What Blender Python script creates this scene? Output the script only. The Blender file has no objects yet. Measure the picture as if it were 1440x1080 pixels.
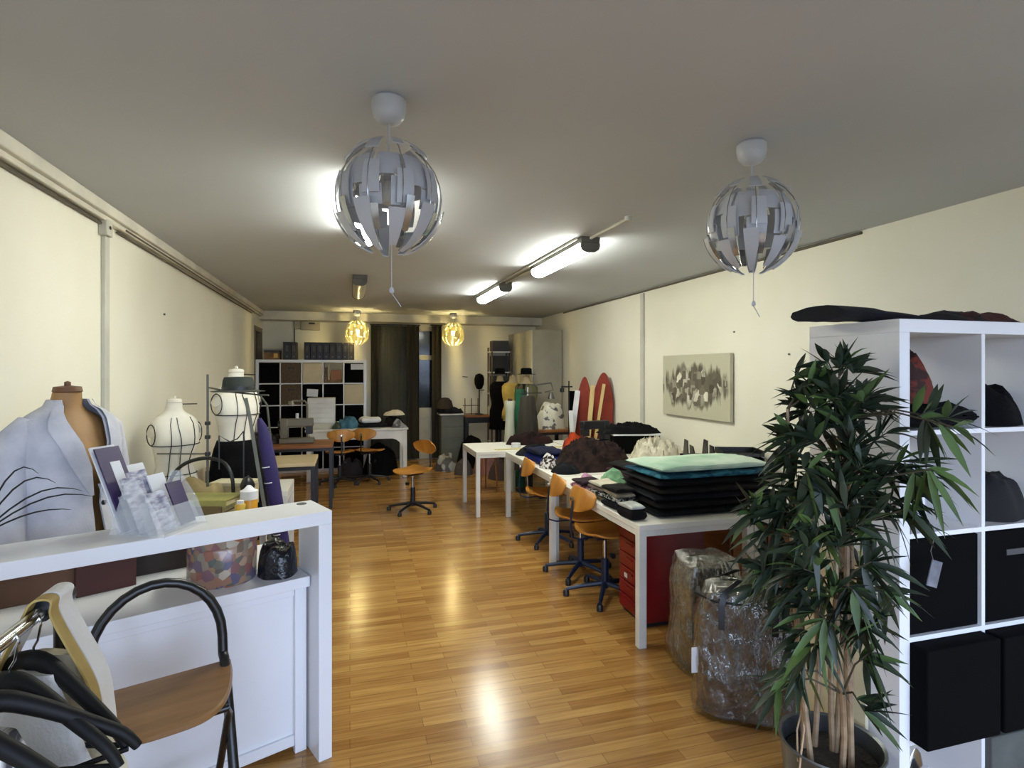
import bpy, math, random
from mathutils import Vector, Matrix, noise
R = math.radians
SC = bpy.context.scene
SKY, EXPO, TUBE, BULB = 10.0, 0.0, 52.0, 520.0
COL = SC.collection
YAW = R(15.9)
SN, CS = math.sin(YAW), math.cos(YAW)
EYE = 1.645

def W(px, py, zc):            # point at depth zc along the view axis
    xc = (px - 720) / 800 * zc
    return (zc * SN + xc * CS, zc * CS - xc * SN, EYE - (py - 521) / 800 * zc)

def G(px, py, z):             # point on the horizontal plane at height z
    return W(px, py, (EYE - z) * 800 / (py - 521))

# ------------------------------------------------------------------ materials
def lin(c):
    return tuple(((v / 255) / 12.92 if v / 255 <= .04045 else ((v / 255 + .055) / 1.055) ** 2.4) for v in c) + (1,)

MATS = {}
def mat(name, c, c2=None, scale=6, rough=.6, metal=0, bump=0, bscale=None, detail=4, stretch=None,
        coat=0, trans=0, emit=0, ecol=None, sharp=False, spec=.5, tl=0):
    if name in MATS: return MATS[name]
    m = bpy.data.materials.new(name); m.use_nodes = True
    nt = m.node_tree; b = nt.nodes['Principled BSDF']
    b.inputs['Base Color'].default_value = lin(c)
    b.inputs['Roughness'].default_value = rough
    b.inputs['Metallic'].default_value = metal
    b.inputs['Coat Weight'].default_value = coat
    b.inputs['Specular IOR Level'].default_value = spec
    if c2 is None: c2 = tuple(v * .9 for v in c)
    tc = nt.nodes.new('ShaderNodeTexCoord'); mp = nt.nodes.new('ShaderNodeMapping')
    nt.links.new(tc.outputs['Object'], mp.inputs[0])
    if stretch: mp.inputs['Scale'].default_value = stretch
    nz = nt.nodes.new('ShaderNodeTexNoise'); nz.inputs['Scale'].default_value = scale
    nz.inputs['Detail'].default_value = detail
    nt.links.new(mp.outputs[0], nz.inputs[0])
    rp = nt.nodes.new('ShaderNodeValToRGB')
    e = rp.color_ramp.elements
    e[0].color = lin(c2); e[1].color = lin(c)
    if sharp: e[0].position, e[1].position = .47, .53
    else: e[0].position, e[1].position = .35, .65
    nt.links.new(nz.outputs['Fac'], rp.inputs[0])
    nt.links.new(rp.outputs[0], b.inputs['Base Color'])
    if bump:
        n2 = nt.nodes.new('ShaderNodeTexNoise'); n2.inputs['Scale'].default_value = bscale or scale * 4
        n2.inputs['Detail'].default_value = 5
        nt.links.new(mp.outputs[0], n2.inputs[0])
        bp = nt.nodes.new('ShaderNodeBump'); bp.inputs['Strength'].default_value = bump
        bp.inputs['Distance'].default_value = .02
        nt.links.new(n2.outputs['Fac'], bp.inputs['Height'])
        nt.links.new(bp.outputs[0], b.inputs['Normal'])
    if trans: b.inputs['Transmission Weight'].default_value = trans
    if emit:
        b.inputs['Emission Color'].default_value = lin(ecol or c)
        b.inputs['Emission Strength'].default_value = emit
    if tl:
        out = nt.nodes['Material Output']
        t = nt.nodes.new('ShaderNodeBsdfTranslucent'); t.inputs[0].default_value = lin(c)
        mx = nt.nodes.new('ShaderNodeMixShader'); mx.inputs[0].default_value = tl
        nt.links.new(b.outputs[0], mx.inputs[1]); nt.links.new(t.outputs[0], mx.inputs[2])
        nt.links.new(mx.outputs[0], out.inputs[0])
    MATS[name] = m
    return m

def clear_plastic(name, tint, amount, rough=.15, bscale=14, bump=.8):
    m = bpy.data.materials.new(name); m.use_nodes = True; nt = m.node_tree
    b = nt.nodes['Principled BSDF']; b.inputs['Base Color'].default_value = lin(tint)
    b.inputs['Roughness'].default_value = rough
    t = nt.nodes.new('ShaderNodeBsdfTransparent'); mx = nt.nodes.new('ShaderNodeMixShader')
    mx.inputs[0].default_value = amount
    tc = nt.nodes.new('ShaderNodeTexCoord'); n2 = nt.nodes.new('ShaderNodeTexNoise')
    n2.inputs['Scale'].default_value = bscale; n2.inputs['Detail'].default_value = 3
    nt.links.new(tc.outputs['Object'], n2.inputs[0])
    bp = nt.nodes.new('ShaderNodeBump'); bp.inputs['Strength'].default_value = bump; bp.inputs['Distance'].default_value = .03
    nt.links.new(n2.outputs['Fac'], bp.inputs['Height']); nt.links.new(bp.outputs[0], b.inputs['Normal'])
    nt.links.new(t.outputs[0], mx.inputs[1]); nt.links.new(b.outputs[0], mx.inputs[2])
    nt.links.new(mx.outputs[0], nt.nodes['Material Output'].inputs[0])
    return m

def film(name, rough=.1, lo=.1, hi=.75):
    m = bpy.data.materials.new(name); m.use_nodes = True; nt = m.node_tree; N = nt.nodes.new; L = nt.links.new
    g = N('ShaderNodeBsdfGlossy'); g.inputs['Roughness'].default_value = rough; g.inputs[0].default_value = (.9, .9, .86, 1)
    t = N('ShaderNodeBsdfTransparent'); t.inputs[0].default_value = (.9, .9, .87, 1); mx = N('ShaderNodeMixShader')
    tc = N('ShaderNodeTexCoord'); mp = N('ShaderNodeMapping'); mp.inputs['Scale'].default_value = (1, 1, .35); L(tc.outputs['Object'], mp.inputs[0])
    n2 = N('ShaderNodeTexNoise'); n2.inputs['Scale'].default_value = 22; n2.inputs['Detail'].default_value = 4; L(mp.outputs[0], n2.inputs[0])
    bp = N('ShaderNodeBump'); bp.inputs['Strength'].default_value = 1; bp.inputs['Distance'].default_value = .03; L(n2.outputs['Fac'], bp.inputs['Height'])
    lw = N('ShaderNodeLayerWeight'); lw.inputs['Blend'].default_value = .35; mr = N('ShaderNodeMapRange'); mr.inputs['To Min'].default_value = lo; mr.inputs['To Max'].default_value = hi
    L(bp.outputs[0], g.inputs['Normal']); L(bp.outputs[0], lw.inputs['Normal']); L(lw.outputs['Facing'], mr.inputs[0]); L(mr.outputs[0], mx.inputs[0])
    L(t.outputs[0], mx.inputs[1]); L(g.outputs[0], mx.inputs[2]); L(mx.outputs[0], nt.nodes['Material Output'].inputs[0])
    return m

def smooth(pts, k=4):
    pts = [Vector(p) for p in pts]; out = []
    for i in range(len(pts) - 1):
        p0, p1, p2, p3 = pts[max(i - 1, 0)], pts[i], pts[i + 1], pts[min(i + 2, len(pts) - 1)]
        for j in range(k):
            t = j / k; out.append(.5 * (2 * p1 + (p2 - p0) * t + (2 * p0 - 5 * p1 + 4 * p2 - p3) * t * t + (3 * p1 - p0 - 3 * p2 + p3) * t ** 3))
    return out + [pts[-1]]

def floor_material():
    m = bpy.data.materials.new('laminate_planks'); m.use_nodes = True; nt = m.node_tree
    b = nt.nodes['Principled BSDF']
    tc = nt.nodes.new('ShaderNodeTexCoord')
    br = nt.nodes.new('ShaderNodeTexBrick'); br.offset = .37; br.offset_frequency = 2
    br.inputs['Scale'].default_value = 1; br.inputs['Brick Width'].default_value = .52
    br.inputs['Row Height'].default_value = .066; br.inputs['Mortar Size'].default_value = .0012
    br.inputs['Bias'].default_value = 0
    br.inputs['Color1'].default_value = lin((160, 114, 58)); br.inputs['Color2'].default_value = lin((198, 154, 88))
    br.inputs['Mortar'].default_value = lin((126, 88, 48))
    nt.links.new(tc.outputs['Object'], br.inputs[0])
    mp = nt.nodes.new('ShaderNodeMapping'); mp.inputs['Scale'].default_value = (2.2, 38, 1)
    nt.links.new(tc.outputs['Object'], mp.inputs[0])
    nz = nt.nodes.new('ShaderNodeTexNoise'); nz.inputs['Scale'].default_value = 1.4; nz.inputs['Detail'].default_value = 6
    nt.links.new(mp.outputs[0], nz.inputs[0])
    rp = nt.nodes.new('ShaderNodeValToRGB'); rp.color_ramp.elements[0].position = .3; rp.color_ramp.elements[1].position = .75
    rp.color_ramp.elements[0].color = (.62, .56, .5, 1); rp.color_ramp.elements[1].color = (1, 1, 1, 1)
    nt.links.new(nz.outputs['Fac'], rp.inputs[0])
    mx = nt.nodes.new('ShaderNodeMix'); mx.data_type = 'RGBA'; mx.blend_type = 'MULTIPLY'; mx.inputs[0].default_value = 1
    nt.links.new(br.outputs['Color'], mx.inputs[6]); nt.links.new(rp.outputs[0], mx.inputs[7])
    nt.links.new(mx.outputs[2], b.inputs['Base Color'])
    b.inputs['Roughness'].default_value = .2
    bp = nt.nodes.new('ShaderNodeBump'); bp.inputs['Strength'].default_value = .08; bp.inputs['Distance'].default_value = .003
    nt.links.new(nz.outputs['Fac'], bp.inputs['Height']); nt.links.new(bp.outputs[0], b.inputs['Normal'])
    return m

def painting_material():
    m = bpy.data.materials.new('abstract_painting'); m.use_nodes = True; nt = m.node_tree; L = nt.links.new
    b = nt.nodes['Principled BSDF']; b.inputs['Roughness'].default_value = .6
    tc = nt.nodes.new('ShaderNodeTexCoord'); N = nt.nodes.new
    mp = N('ShaderNodeMapping'); mp.inputs['Scale'].default_value = (1, 1.05, 2.7); L(tc.outputs['Object'], mp.inputs[0])
    ln = N('ShaderNodeVectorMath'); ln.operation = 'LENGTH'; L(mp.outputs[0], ln.inputs[0])
    mp2 = N('ShaderNodeMapping'); mp2.inputs['Scale'].default_value = (1, 14, 3); L(tc.outputs['Object'], mp2.inputs[0])
    nz = N('ShaderNodeTexNoise'); nz.inputs['Scale'].default_value = 1; L(mp2.outputs[0], nz.inputs[0])
    ad = N('ShaderNodeMath'); ad.operation = 'MULTIPLY_ADD'; ad.inputs[1].default_value = .7; L(nz.outputs['Fac'], ad.inputs[0]); L(ln.outputs['Value'], ad.inputs[2])
    msk = N('ShaderNodeValToRGB'); e = msk.color_ramp.elements; e[0].position = .85; e[1].position = 1.38
    e[0].color = lin((84, 78, 64)); e[1].color = lin((186, 183, 160)); L(ad.outputs[0], msk.inputs[0])
    mp3 = N('ShaderNodeMapping'); mp3.inputs['Scale'].default_value = (0, 1, .8); L(tc.outputs['Object'], mp3.inputs[0])
    vo = N('ShaderNodeTexVoronoi'); vo.distance = 'CHEBYCHEV'; vo.inputs['Scale'].default_value = 15; vo.inputs['Randomness'].default_value = .8; L(mp3.outputs[0], vo.inputs[0])
    sp = N('ShaderNodeSeparateColor'); L(vo.outputs['Color'], sp.inputs[0])
    cr = N('ShaderNodeValToRGB'); e = cr.color_ramp.elements; e[0].position = 0; e[1].position = 1
    e[0].color = lin((66, 60, 50)); e[1].color = lin((226, 222, 206)); x = e.new(.62); x.color = lin((112, 104, 88)); x = e.new(.8); x.color = lin((170, 166, 150)); L(sp.outputs[0], cr.inputs[0])
    m2 = N('ShaderNodeValToRGB'); e = m2.color_ramp.elements; e[0].position = .72; e[1].position = .98; e[0].color = (1, 1, 1, 1); e[1].color = (0, 0, 0, 1); L(ad.outputs[0], m2.inputs[0])
    mx = N('ShaderNodeMix'); mx.data_type = 'RGBA'; L(m2.outputs[0], mx.inputs[0]); L(msk.outputs[0], mx.inputs[6]); L(cr.outputs[0], mx.inputs[7])
    L(mx.outputs[2], b.inputs['Base Color'])
    return m

# ------------------------------------------------------------------ mesh builder
class MB:
    def __init__(s): s.v = []; s.f = []; s.mi = []
    def add(s, vs, fs, mi=0):
        o = len(s.v); s.v += [tuple(v) for v in vs]
        for f in fs: s.f.append([i + o for i in f]); s.mi.append(mi)
        return s
    def box(s, c, d, rz=0, mi=0, rot=None):
        hx, hy, hz = d[0] / 2, d[1] / 2, d[2] / 2
        M = Matrix.Translation(c) @ (rot.to_4x4() if rot else Matrix.Rotation(rz, 4, 'Z'))
        vs = [M @ Vector((x, y, z)) for z in (-hz, hz) for x, y in ((-hx, -hy), (hx, -hy), (hx, hy), (-hx, hy))]
        return s.add(vs, [(3, 2, 1, 0), (4, 5, 6, 7), (0, 1, 5, 4), (1, 2, 6, 5), (2, 3, 7, 6), (3, 0, 4, 7)], mi)
    def bx(s, x0, x1, y0, y1, z0, z1, mi=0):
        return s.box(((x0 + x1) / 2, (y0 + y1) / 2, (z0 + z1) / 2), (x1 - x0, y1 - y0, z1 - z0), 0, mi)
    def loft(s, rings, closed=True, caps=True, mi=0):
        n = len(rings[0]); vs = [p for r in rings for p in r]; fs = []
        for i in range(len(rings) - 1):
            for j in range(n if closed else n - 1):
                k = (j + 1) % n
                fs.append((i * n + j, i * n + k, (i + 1) * n + k, (i + 1) * n + j))
        if caps and closed:
            fs.append(tuple(reversed(range(n)))); fs.append(tuple((len(rings) - 1) * n + j for j in range(n)))
        return s.add(vs, fs, mi)
    def tube(s, pts, r, n=8, mi=0, flat=1):
        pts = [Vector(p) for p in pts]; rs = r if isinstance(r, (list, tuple)) else [r] * len(pts)
        rings = []; up = None
        for i, p in enumerate(pts):
            t = (pts[min(i + 1, len(pts) - 1)] - pts[max(i - 1, 0)])
            if t.length < 1e-9: t = Vector((0, 0, 1))
            t.normalize()
            if up is None: up = Vector((0, 0, 1)) if abs(t.z) < .9 else Vector((1, 0, 0))
            a = t.cross(up); a.normalize(); b = a.cross(t); b.normalize(); up = b
            rings.append([p + (a * math.cos(2 * math.pi * k / n) + b * flat * math.sin(2 * math.pi * k / n)) * rs[i] for k in range(n)])
        return s.loft(rings, True, True, mi)
    def cyl(s, p0, p1, r0, r1=None, n=16, mi=0): return s.tube([p0, p1], [r0, r0 if r1 is None else r1], n, mi)
    def lathe(s, prof, c=(0, 0, 0), n=24, mi=0, ex=1, ey=1, caps=True):
        rings = [[(c[0] + r * ex * math.cos(2 * math.pi * k / n), c[1] + r * ey * math.sin(2 * math.pi * k / n), c[2] + z) for k in range(n)] for r, z in prof]
        return s.loft(rings, True, caps, mi)
    def ribbon(s, pts, wv, th, mi=0):
        pts = [Vector(p) for p in pts]; rings = []
        for i, p in enumerate(pts):
            t = pts[min(i + 1, len(pts) - 1)] - pts[max(i - 1, 0)]; t.normalize()
            w = Vector(wv[i] if isinstance(wv[0], (list, tuple)) else wv); nn = t.cross(w); nn.normalize(); nn *= th / 2
            rings.append([p - w / 2 - nn, p + w / 2 - nn, p + w / 2 + nn, p - w / 2 + nn])
        return s.loft(rings, True, True, mi)
    def slab(s, c, w, d, t, seed=0, amp=.004, rz=0, p=7, n=13, mi=0, droop=0):
        cm = Matrix.Translation(c) @ Matrix.Rotation(rz, 4, 'Z'); g = []
        us = [math.sin((-1 + 2 * i / (n - 1)) * math.pi / 2) for i in range(n)]
        vs = []
        for sg in (1, -1):
            for u in us:
                for v in us:
                    th = t / 2 * (max(0, 1 - abs(u) ** p) * max(0, 1 - abs(v) ** p)) ** .4
                    q = Vector((u * w * 3 + seed * 7.3, v * d * 3, seed * 1.7))
                    z = t / 2 + sg * th + (amp * noise.noise(q * 1.6) * 2 if sg > 0 else 0)
                    e = 1 + amp * 2 * noise.noise(q * 2 + Vector((9, 0, 0)))
                    vs.append(cm @ Vector((u * w / 2 * e, v * d / 2 * e, z - droop * max(abs(u), abs(v)) ** 4)))
        fs = []
        for h in (0, 1):
            o = h * n * n
            for i in range(n - 1):
                for j in range(n - 1):
                    q = (o + i * n + j, o + (i + 1) * n + j, o + (i + 1) * n + j + 1, o + i * n + j + 1)
                    fs.append(q if h == 0 else q[::-1])
        bd = [(i, 0) for i in range(n)] + [(n - 1, j) for j in range(1, n)] + [(i, n - 1) for i in range(n - 2, -1, -1)] + [(0, j) for j in range(n - 2, 0, -1)]
        for a in range(len(bd)):
            p0, p1 = bd[a], bd[(a + 1) % len(bd)]
            i0, i1 = p0[0] * n + p0[1], p1[0] * n + p1[1]
            fs.append((i1, i0, n * n + i0, n * n + i1))
        return s.add(vs, fs, mi)
    def heap(s, c, w, d, h, seed=0, rough=.25, freq=5, rz=0, nr=22, na=52, mi=0, pw=2.2):
        cm = Matrix.Translation(c) @ Matrix.Rotation(rz, 4, 'Z'); rings = []
        for i in range(nr, -1, -1):
            r = i / nr; ring = []
            for j in range(na):
                a = 2 * math.pi * j / na; ca, sa = math.cos(a), math.sin(a)
                bl = 1 + .22 * noise.noise(Vector((ca * 1.3 + seed * 3.1, sa * 1.3, seed)))
                x, y = ca * r * w / 2 * bl, sa * r * d / 2 * bl
                q = Vector((x * freq + seed, y * freq, seed * 2.2))
                q2 = q + Vector((noise.noise(q * .7), noise.noise(q * .7 + Vector((5, 2, 1))), 0)) * 1.2
                f = .75 - min(.75, abs(noise.noise(q2)) * 1.5) + .25 - min(.25, abs(noise.noise(q2 * 2.7)) * .6)
                e0 = (1 - r ** pw) ** .8 if r < 1 else 0
                z = h * e0 * (.78 + .22 * noise.noise(Vector((x * 3 / max(w, .05), y * 3 / max(d, .05), seed)))) + h * rough * (f - .45) * min(1, (1 - r) * 5)
                ring.append(cm @ Vector((x, y, max(0, z) if i < nr else 0)))
            rings.append(ring)
        return s.loft(rings, True, True, mi)
    def build(s, name, m, parent=None, bevel=0, smooth=True, loc=None, rz=0, rot=None, ang=38, subd=0, solid=0):
        me = bpy.data.meshes.new(name); me.from_pydata(s.v, [], s.f); me.update()
        ms = m if isinstance(m, (list, tuple)) else [m]
        for k in ms: me.materials.append(k)
        if len(ms) > 1: me.polygons.foreach_set('material_index', s.mi)
        if smooth:
            me.polygons.foreach_set('use_smooth', [True] * len(me.polygons)); me.set_sharp_from_angle(angle=R(ang))
        o = bpy.data.objects.new(name, me); COL.objects.link(o)
        if parent: o.parent = parent
        if loc is not None: o.location = loc
        o.rotation_euler = rot if rot else (0, 0, rz)
        if solid:
            q = o.modifiers.new('solid', 'SOLIDIFY'); q.thickness = solid; q.offset = 0
        if bevel:
            q = o.modifiers.new('bevel', 'BEVEL'); q.width = bevel; q.segments = 2; q.limit_method = 'ANGLE'; q.angle_limit = R(40)
        if subd:
            q = o.modifiers.new('sub', 'SUBSURF'); q.levels = subd; q.render_levels = subd
        return o

def tag(o, label, cat, group=None, kind=None):
    o['label'] = label; o['category'] = cat
    if group: o['group'] = group
    if kind: o['kind'] = kind
    return o
def thing(name, label, cat, loc=(0, 0, 0), rz=0, group=None):
    o = bpy.data.objects.new(name, None); COL.objects.link(o); o.empty_display_size = .1
    o.location = loc; o.rotation_euler = (0, 0, rz)
    return tag(o, label, cat, group)
def one(name, mb, m, label, cat, loc=(0, 0, 0), rz=0, group=None, **k):
    return tag(mb.build(name, m, None, loc=loc, rz=rz, **k), label, cat, group)
def struct(name, mb, m, parent=None, **k):
    o = mb.build(name, m, parent, **k)
    if parent is None: o['kind'] = 'structure'
    return o
def dup(root, loc, rz=0, label=None, group=None):
    r = root.copy(); COL.objects.link(r); r.location = loc; r.rotation_euler = (0, 0, rz)
    if label: r['label'] = label
    if group: r['group'] = group
    for ch in list(root.children):
        c = ch.copy(); COL.objects.link(c); c.parent = r
        for g in list(ch.children):
            d = g.copy(); COL.objects.link(d); d.parent = c
    return r
def arc(cx, cz, rx, rz_, a0, a1, n, y=0):
    return [(cx + rx * math.cos(R(a0 + (a1 - a0) * i / n)), y, cz + rz_ * math.sin(R(a0 + (a1 - a0) * i / n))) for i in range(n + 1)]
# ------------------------------------------------------------------ palette
wall_m = mat('wall_paint', (233, 229, 214), (227, 223, 206), 1.2, .75, bump=.05, bscale=60)
ceil_m = mat('ceiling_paint', (192, 195, 200), (186, 189, 194), .8, .8, bump=.04, bscale=50)
trim_m = mat('trim_paint', (226, 221, 206), None, 3, .6)
duct_m = mat('cable_duct_plastic', (206, 204, 192), None, 3, .5)
cable_m = mat('cable_grey', (96, 90, 78), None, 3, .6)
white_m = mat('white_lacquer', (226, 226, 228), (221, 221, 224), 2, .32)
desk_m = mat('white_desk_foil', (228, 226, 218), (220, 217, 206), 3, .4)
steel_w = mat('white_steel', (225, 224, 218), None, 3, .4)
black_m = mat('black_plastic', (16, 16, 18), (10, 10, 12), 6, .35)
blackfab = mat('black_fabric', (11, 11, 14), (4, 4, 6), 14, .95, bump=.3, bscale=90, spec=.15)
blackbox = mat('black_fibreboard', (5, 5, 6), (3, 3, 4), 6, .9, spec=.1)
chrome_m = mat('chrome', (200, 200, 200), None, 3, .18, metal=1)
grey_m = mat('grey_metal', (110, 110, 108), None, 4, .4, metal=.6)
ply_m = mat('honey_plywood', (190, 132, 52), (166, 108, 40), 3, .38, stretch=(1, 8, 1))
blue_m = mat('blue_black_steel', (20, 36, 66), (14, 26, 48), 4, .4)
dark_m = mat('dark_steel', (26, 26, 30), None, 4, .4)

# ------------------------------------------------------------------ room
XL, XR, YB, YF, H = -1.45, 3.5, 10.6, -1.7, 2.64
struct('floor', MB().bx(XL - .2, XR + .2, YF - .2, YB + .2, -.1, 0), floor_material(), smooth=False)
struct('ceiling', MB().bx(XL - .2, XR + .2, YF - .2, YB + .2, H, H + .12), ceil_m, smooth=False)
struct('wall_left', MB().bx(XL - .15, XL, YF - .15, 9.72, 0, H).bx(XL - .15, XL, 9.72, 10.52, 2.36, H).bx(XL - .15, XL, 10.52, YB + .15, 0, H), wall_m, smooth=False)
struct('wall_right', MB().bx(XR, XR + .15, YF - .15, YB + .15, 0, H), wall_m, smooth=False)
struct('wall_back', MB().bx(XL, .38, YB, YB + .15, 0, H).bx(1.62, XR, YB, YB + .15, 0, H).bx(.38, 1.62, YB, YB + .15, 2.46, H), wall_m, smooth=False)
struct('wall_front', MB().bx(XL, XR, YF - .15, YF, 0, .25).bx(XL, XR, YF - .15, YF, 2.4, H).bx(XL, -1.25, YF - .15, YF, .25, 2.4).bx(3.3, XR, YF - .15, YF, .25, 2.4), wall_m, smooth=False)
w1 = struct('window_1', MB().bx(-1.25, 3.3, YF - .1, YF - .04, .25, .31).bx(-1.25, 3.3, YF - .1, YF - .04, 2.34, 2.4).bx(-1.25, -1.19, YF - .1, YF - .04, .25, 2.4).bx(3.24, 3.3, YF - .1, YF - .04, .25, 2.4).bx(.98, 1.06, YF - .1, YF - .04, .25, 2.4), grey_m, bevel=.004)
struct('trim_1', MB().bx(XL, XR, YB - .38, YB, 2.5, H), trim_m, smooth=False)                       # beam along the back wall
struct('trim_2', MB().bx(XL, XL + .07, YF, YB - .38, 2.575, H).bx(XL, XL + .045, YF, YB - .38, 2.545, 2.575), trim_m, bevel=.006)
c = MB()
c.tube([(XL + .012, YF, 2.53), (XL + .012, 3.96, 2.53)], .011, 6).tube([(XL + .012, 4.2, 2.53), (XL + .014, 9.4, 2.52)], .007, 6).tube([(XL + .05, 4.25, 2.555), (XL + .05, 9.4, 2.54)], .006, 6)
struct('trim_3', c, cable_m)
d1 = struct('trim_4', MB().bx(XL, XL + .026, 3.99, 4.055, 0, 2.49), duct_m, bevel=.004)
c = MB().bx(XL, XL + .05, 3.95, 4.035, 2.46, 2.555)
jb = one('junction_box', c, duct_m, 'small grey junction box at the top of the left wall cable duct', 'junction box', bevel=.006)
sc = MB().cyl((XL + .05, 3.99, 2.51), (XL + .054, 3.99, 2.51), .011).build('screw', dark_m, jb)
struct('trim_5', MB().tube([(XR - .012, 3.2, 2.622), (XR - .012, 9.05, 2.622)], .012, 6), cable_m)
struct('trim_6', MB().bx(XR - .03, XR, 6.3, 6.37, 0, 2.6), duct_m, bevel=.004)
struct('baseboard_left', MB().bx(XL, XL + .014, YF, 9.7, 0, .08), trim_m, bevel=.003)
struct('baseboard_right', MB().bx(XR - .014, XR, YF, 9.05, 0, .08), trim_m, bevel=.003)
struct('baseboard_back', MB().bx(1.66, XR, YB - .014, YB, 0, .08).bx(XL, .36, YB - .014, YB, 0, .08), trim_m, bevel=.003)
# glazed back door and the dark doorway at the far end of the left wall
dk = mat('doorway_dark', (58, 54, 44), None, 3, .5)
nightglass = mat('dark_door_glass', (34, 42, 50), (24, 30, 38), 2, .12)
doorw = mat('cream_door_panel', (196, 190, 168), None, 3, .5)
d = struct('door_1', MB().bx(.4, .48, 10.62, 10.7, 0, 2.46).bx(1.54, 1.62, 10.62, 10.7, 0, 2.46).bx(.48, 1.54, 10.62, 10.7, 2.38, 2.46).bx(.94, 1.02, 10.62, 10.7, .0, 2.38).bx(.48, 1.54, 10.625, 10.69, 1.84, 1.93), doorw, bevel=.004)
struct('door_glass', MB().bx(.48, 1.54, 10.65, 10.66, .95, 2.38), nightglass, d, smooth=False)
struct('door_panel', MB().bx(.48, 1.54, 10.64, 10.68, 0, .95), doorw, d, bevel=.004)
d = struct('door_2', MB().bx(XL - .12, XL + .012, 9.72, 9.79, 0, 2.36).bx(XL - .12, XL + .012, 10.45, 10.52, 0, 2.36).bx(XL - .12, XL + .012, 9.79, 10.45, 2.28, 2.36), mat('door_frame_brown', (120, 108, 86), None, 3, .5), bevel=.004)
struct('dark_panel', MB().bx(XL - .1, XL - .06, 9.79, 10.45, 0, 2.28).bx(XL - .06, XL - .045, 10.08, 10.14, 0, 2.28), dk, d, smooth=False)  # dark panel fills the open doorway, its darkness put into the colour

# ------------------------------------------------------------------ camera, world, exposure
cam = bpy.data.cameras.new('camera'); co = bpy.data.objects.new('camera', cam); COL.objects.link(co)
cam.sensor_width = 36; cam.lens = 20; cam.shift_y = -19 / 1440; cam.clip_start = .05
co.location = (0, 0, EYE); co.rotation_euler = (R(90), 0, -YAW); SC.camera = co
wd = bpy.data.worlds.new('overcast_sky'); SC.world = wd; wd.use_nodes = True
nt = wd.node_tree; bg = nt.nodes['Background']; bg.inputs[1].default_value = SKY      # overcast street: dim ground, bright facades and sky
tc = nt.nodes.new('ShaderNodeTexCoord'); sx = nt.nodes.new('ShaderNodeSeparateXYZ'); rp = nt.nodes.new('ShaderNodeValToRGB'); mr = nt.nodes.new('ShaderNodeMapRange')
mr.inputs['From Min'].default_value = -1; nt.links.new(tc.outputs['Generated'], sx.inputs[0]); nt.links.new(sx.outputs['Z'], mr.inputs[0]); nt.links.new(mr.outputs[0], rp.inputs[0]); nt.links.new(rp.outputs[0], bg.inputs[0])
e = rp.color_ramp.elements; e[0].position = .44; e[0].color = (.1, .12, .14, 1); e[1].position = .52; e[1].color = (.6, .74, 1, 1); x = e.new(.8); x.color = (.5, .64, .92, 1)
pl = bpy.data.lights.new('window_portal', 'AREA'); pl.shape = 'RECTANGLE'; pl.size = 4.5; pl.size_y = 2.1; pl.cycles.is_portal = True
po = bpy.data.objects.new('window_portal', pl); COL.objects.link(po); po.location = (1.02, YF - .02, 1.32); po.rotation_euler = (R(90), 0, 0)
SC.view_settings.view_transform = 'Standard'; SC.view_settings.look = 'None'; SC.view_settings.gamma = 1
SC.view_settings.exposure = EXPO; SC.view_settings.use_curve_mapping = False
SC.cycles.max_bounces = 8; SC.cycles.diffuse_bounces = 5; SC.cycles.glossy_bounces = 4; SC.cycles.transparent_max_bounces = 12
SC.cycles.use_denoising = True; SC.cycles.sample_clamp_indirect = 6; SC.cycles.caustics_reflective = False; SC.cycles.caustics_refractive = False

# ------------------------------------------------------------------ fluorescent battens
gcap = mat('batten_grey', (92, 90, 86), None, 4, .45)
tube_on = mat('tube_diffuser_lit', (250, 246, 226), None, 3, .4, emit=TUBE, ecol=(250, 252, 238))
tube_off = mat('tube_diffuser_unlit', (196, 190, 160), None, 3, .3)
def batten(name, label, x, y, on, L=1.25):
    t = thing(name, label, 'ceiling light', (x, y, H), 0, 'fluorescent battens on the ceiling')
    MB().bx(-.075, .075, 0, L, -.045, -.001).build('housing', gcap, t, bevel=.005)
    prof = [(.07, -.045), (.07, -.07), (.06, -.095), (.035, -.11), (0, -.115), (-.035, -.11), (-.06, -.095), (-.07, -.07), (-.07, -.045)]
    MB().loft([[(px, yy, pz) for px, pz in prof] for yy in (.03, L - .03)]).build('diffuser', tube_on if on else tube_off, t)
    for yy in (0, L - .03):
        MB().loft([[(px * 1.06, q, pz * 1.02) for px, pz in prof] for q in (yy, yy + .03)]).build('end_cap', gcap, t)
    return t
batten('fluorescent_light', 'lit tube light on right ceiling line, nearer of the two', 1.72, 3.9, 1)
batten('fluorescent_light', 'lit tube light on right ceiling line, farther of the two', 1.68, 6.15, 1, 1.2)
batten('fluorescent_light', 'lit tube light mostly hidden behind the left large pendant lamp', .1, 2.95, 1)
batten('fluorescent_light', 'unlit grey tube light seen end on above far left pendant lamp', .1, 6.1, 0, 1.2)
c = MB().tube([(1.73, 3.35, H - .012), (1.72, 3.9, H - .012)], .012, 6).tube([(1.7, 5.15, H - .012), (1.68, 6.15, H - .012)], .012, 6).tube([(1.63, 3.95, H - .012), (1.6, 7.7, H - .012)], .009, 6)
c.cyl((1.73, 3.33, H - .03), (1.73, 3.33, H), .025)
struct('trim_7', c, duct_m)

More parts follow.
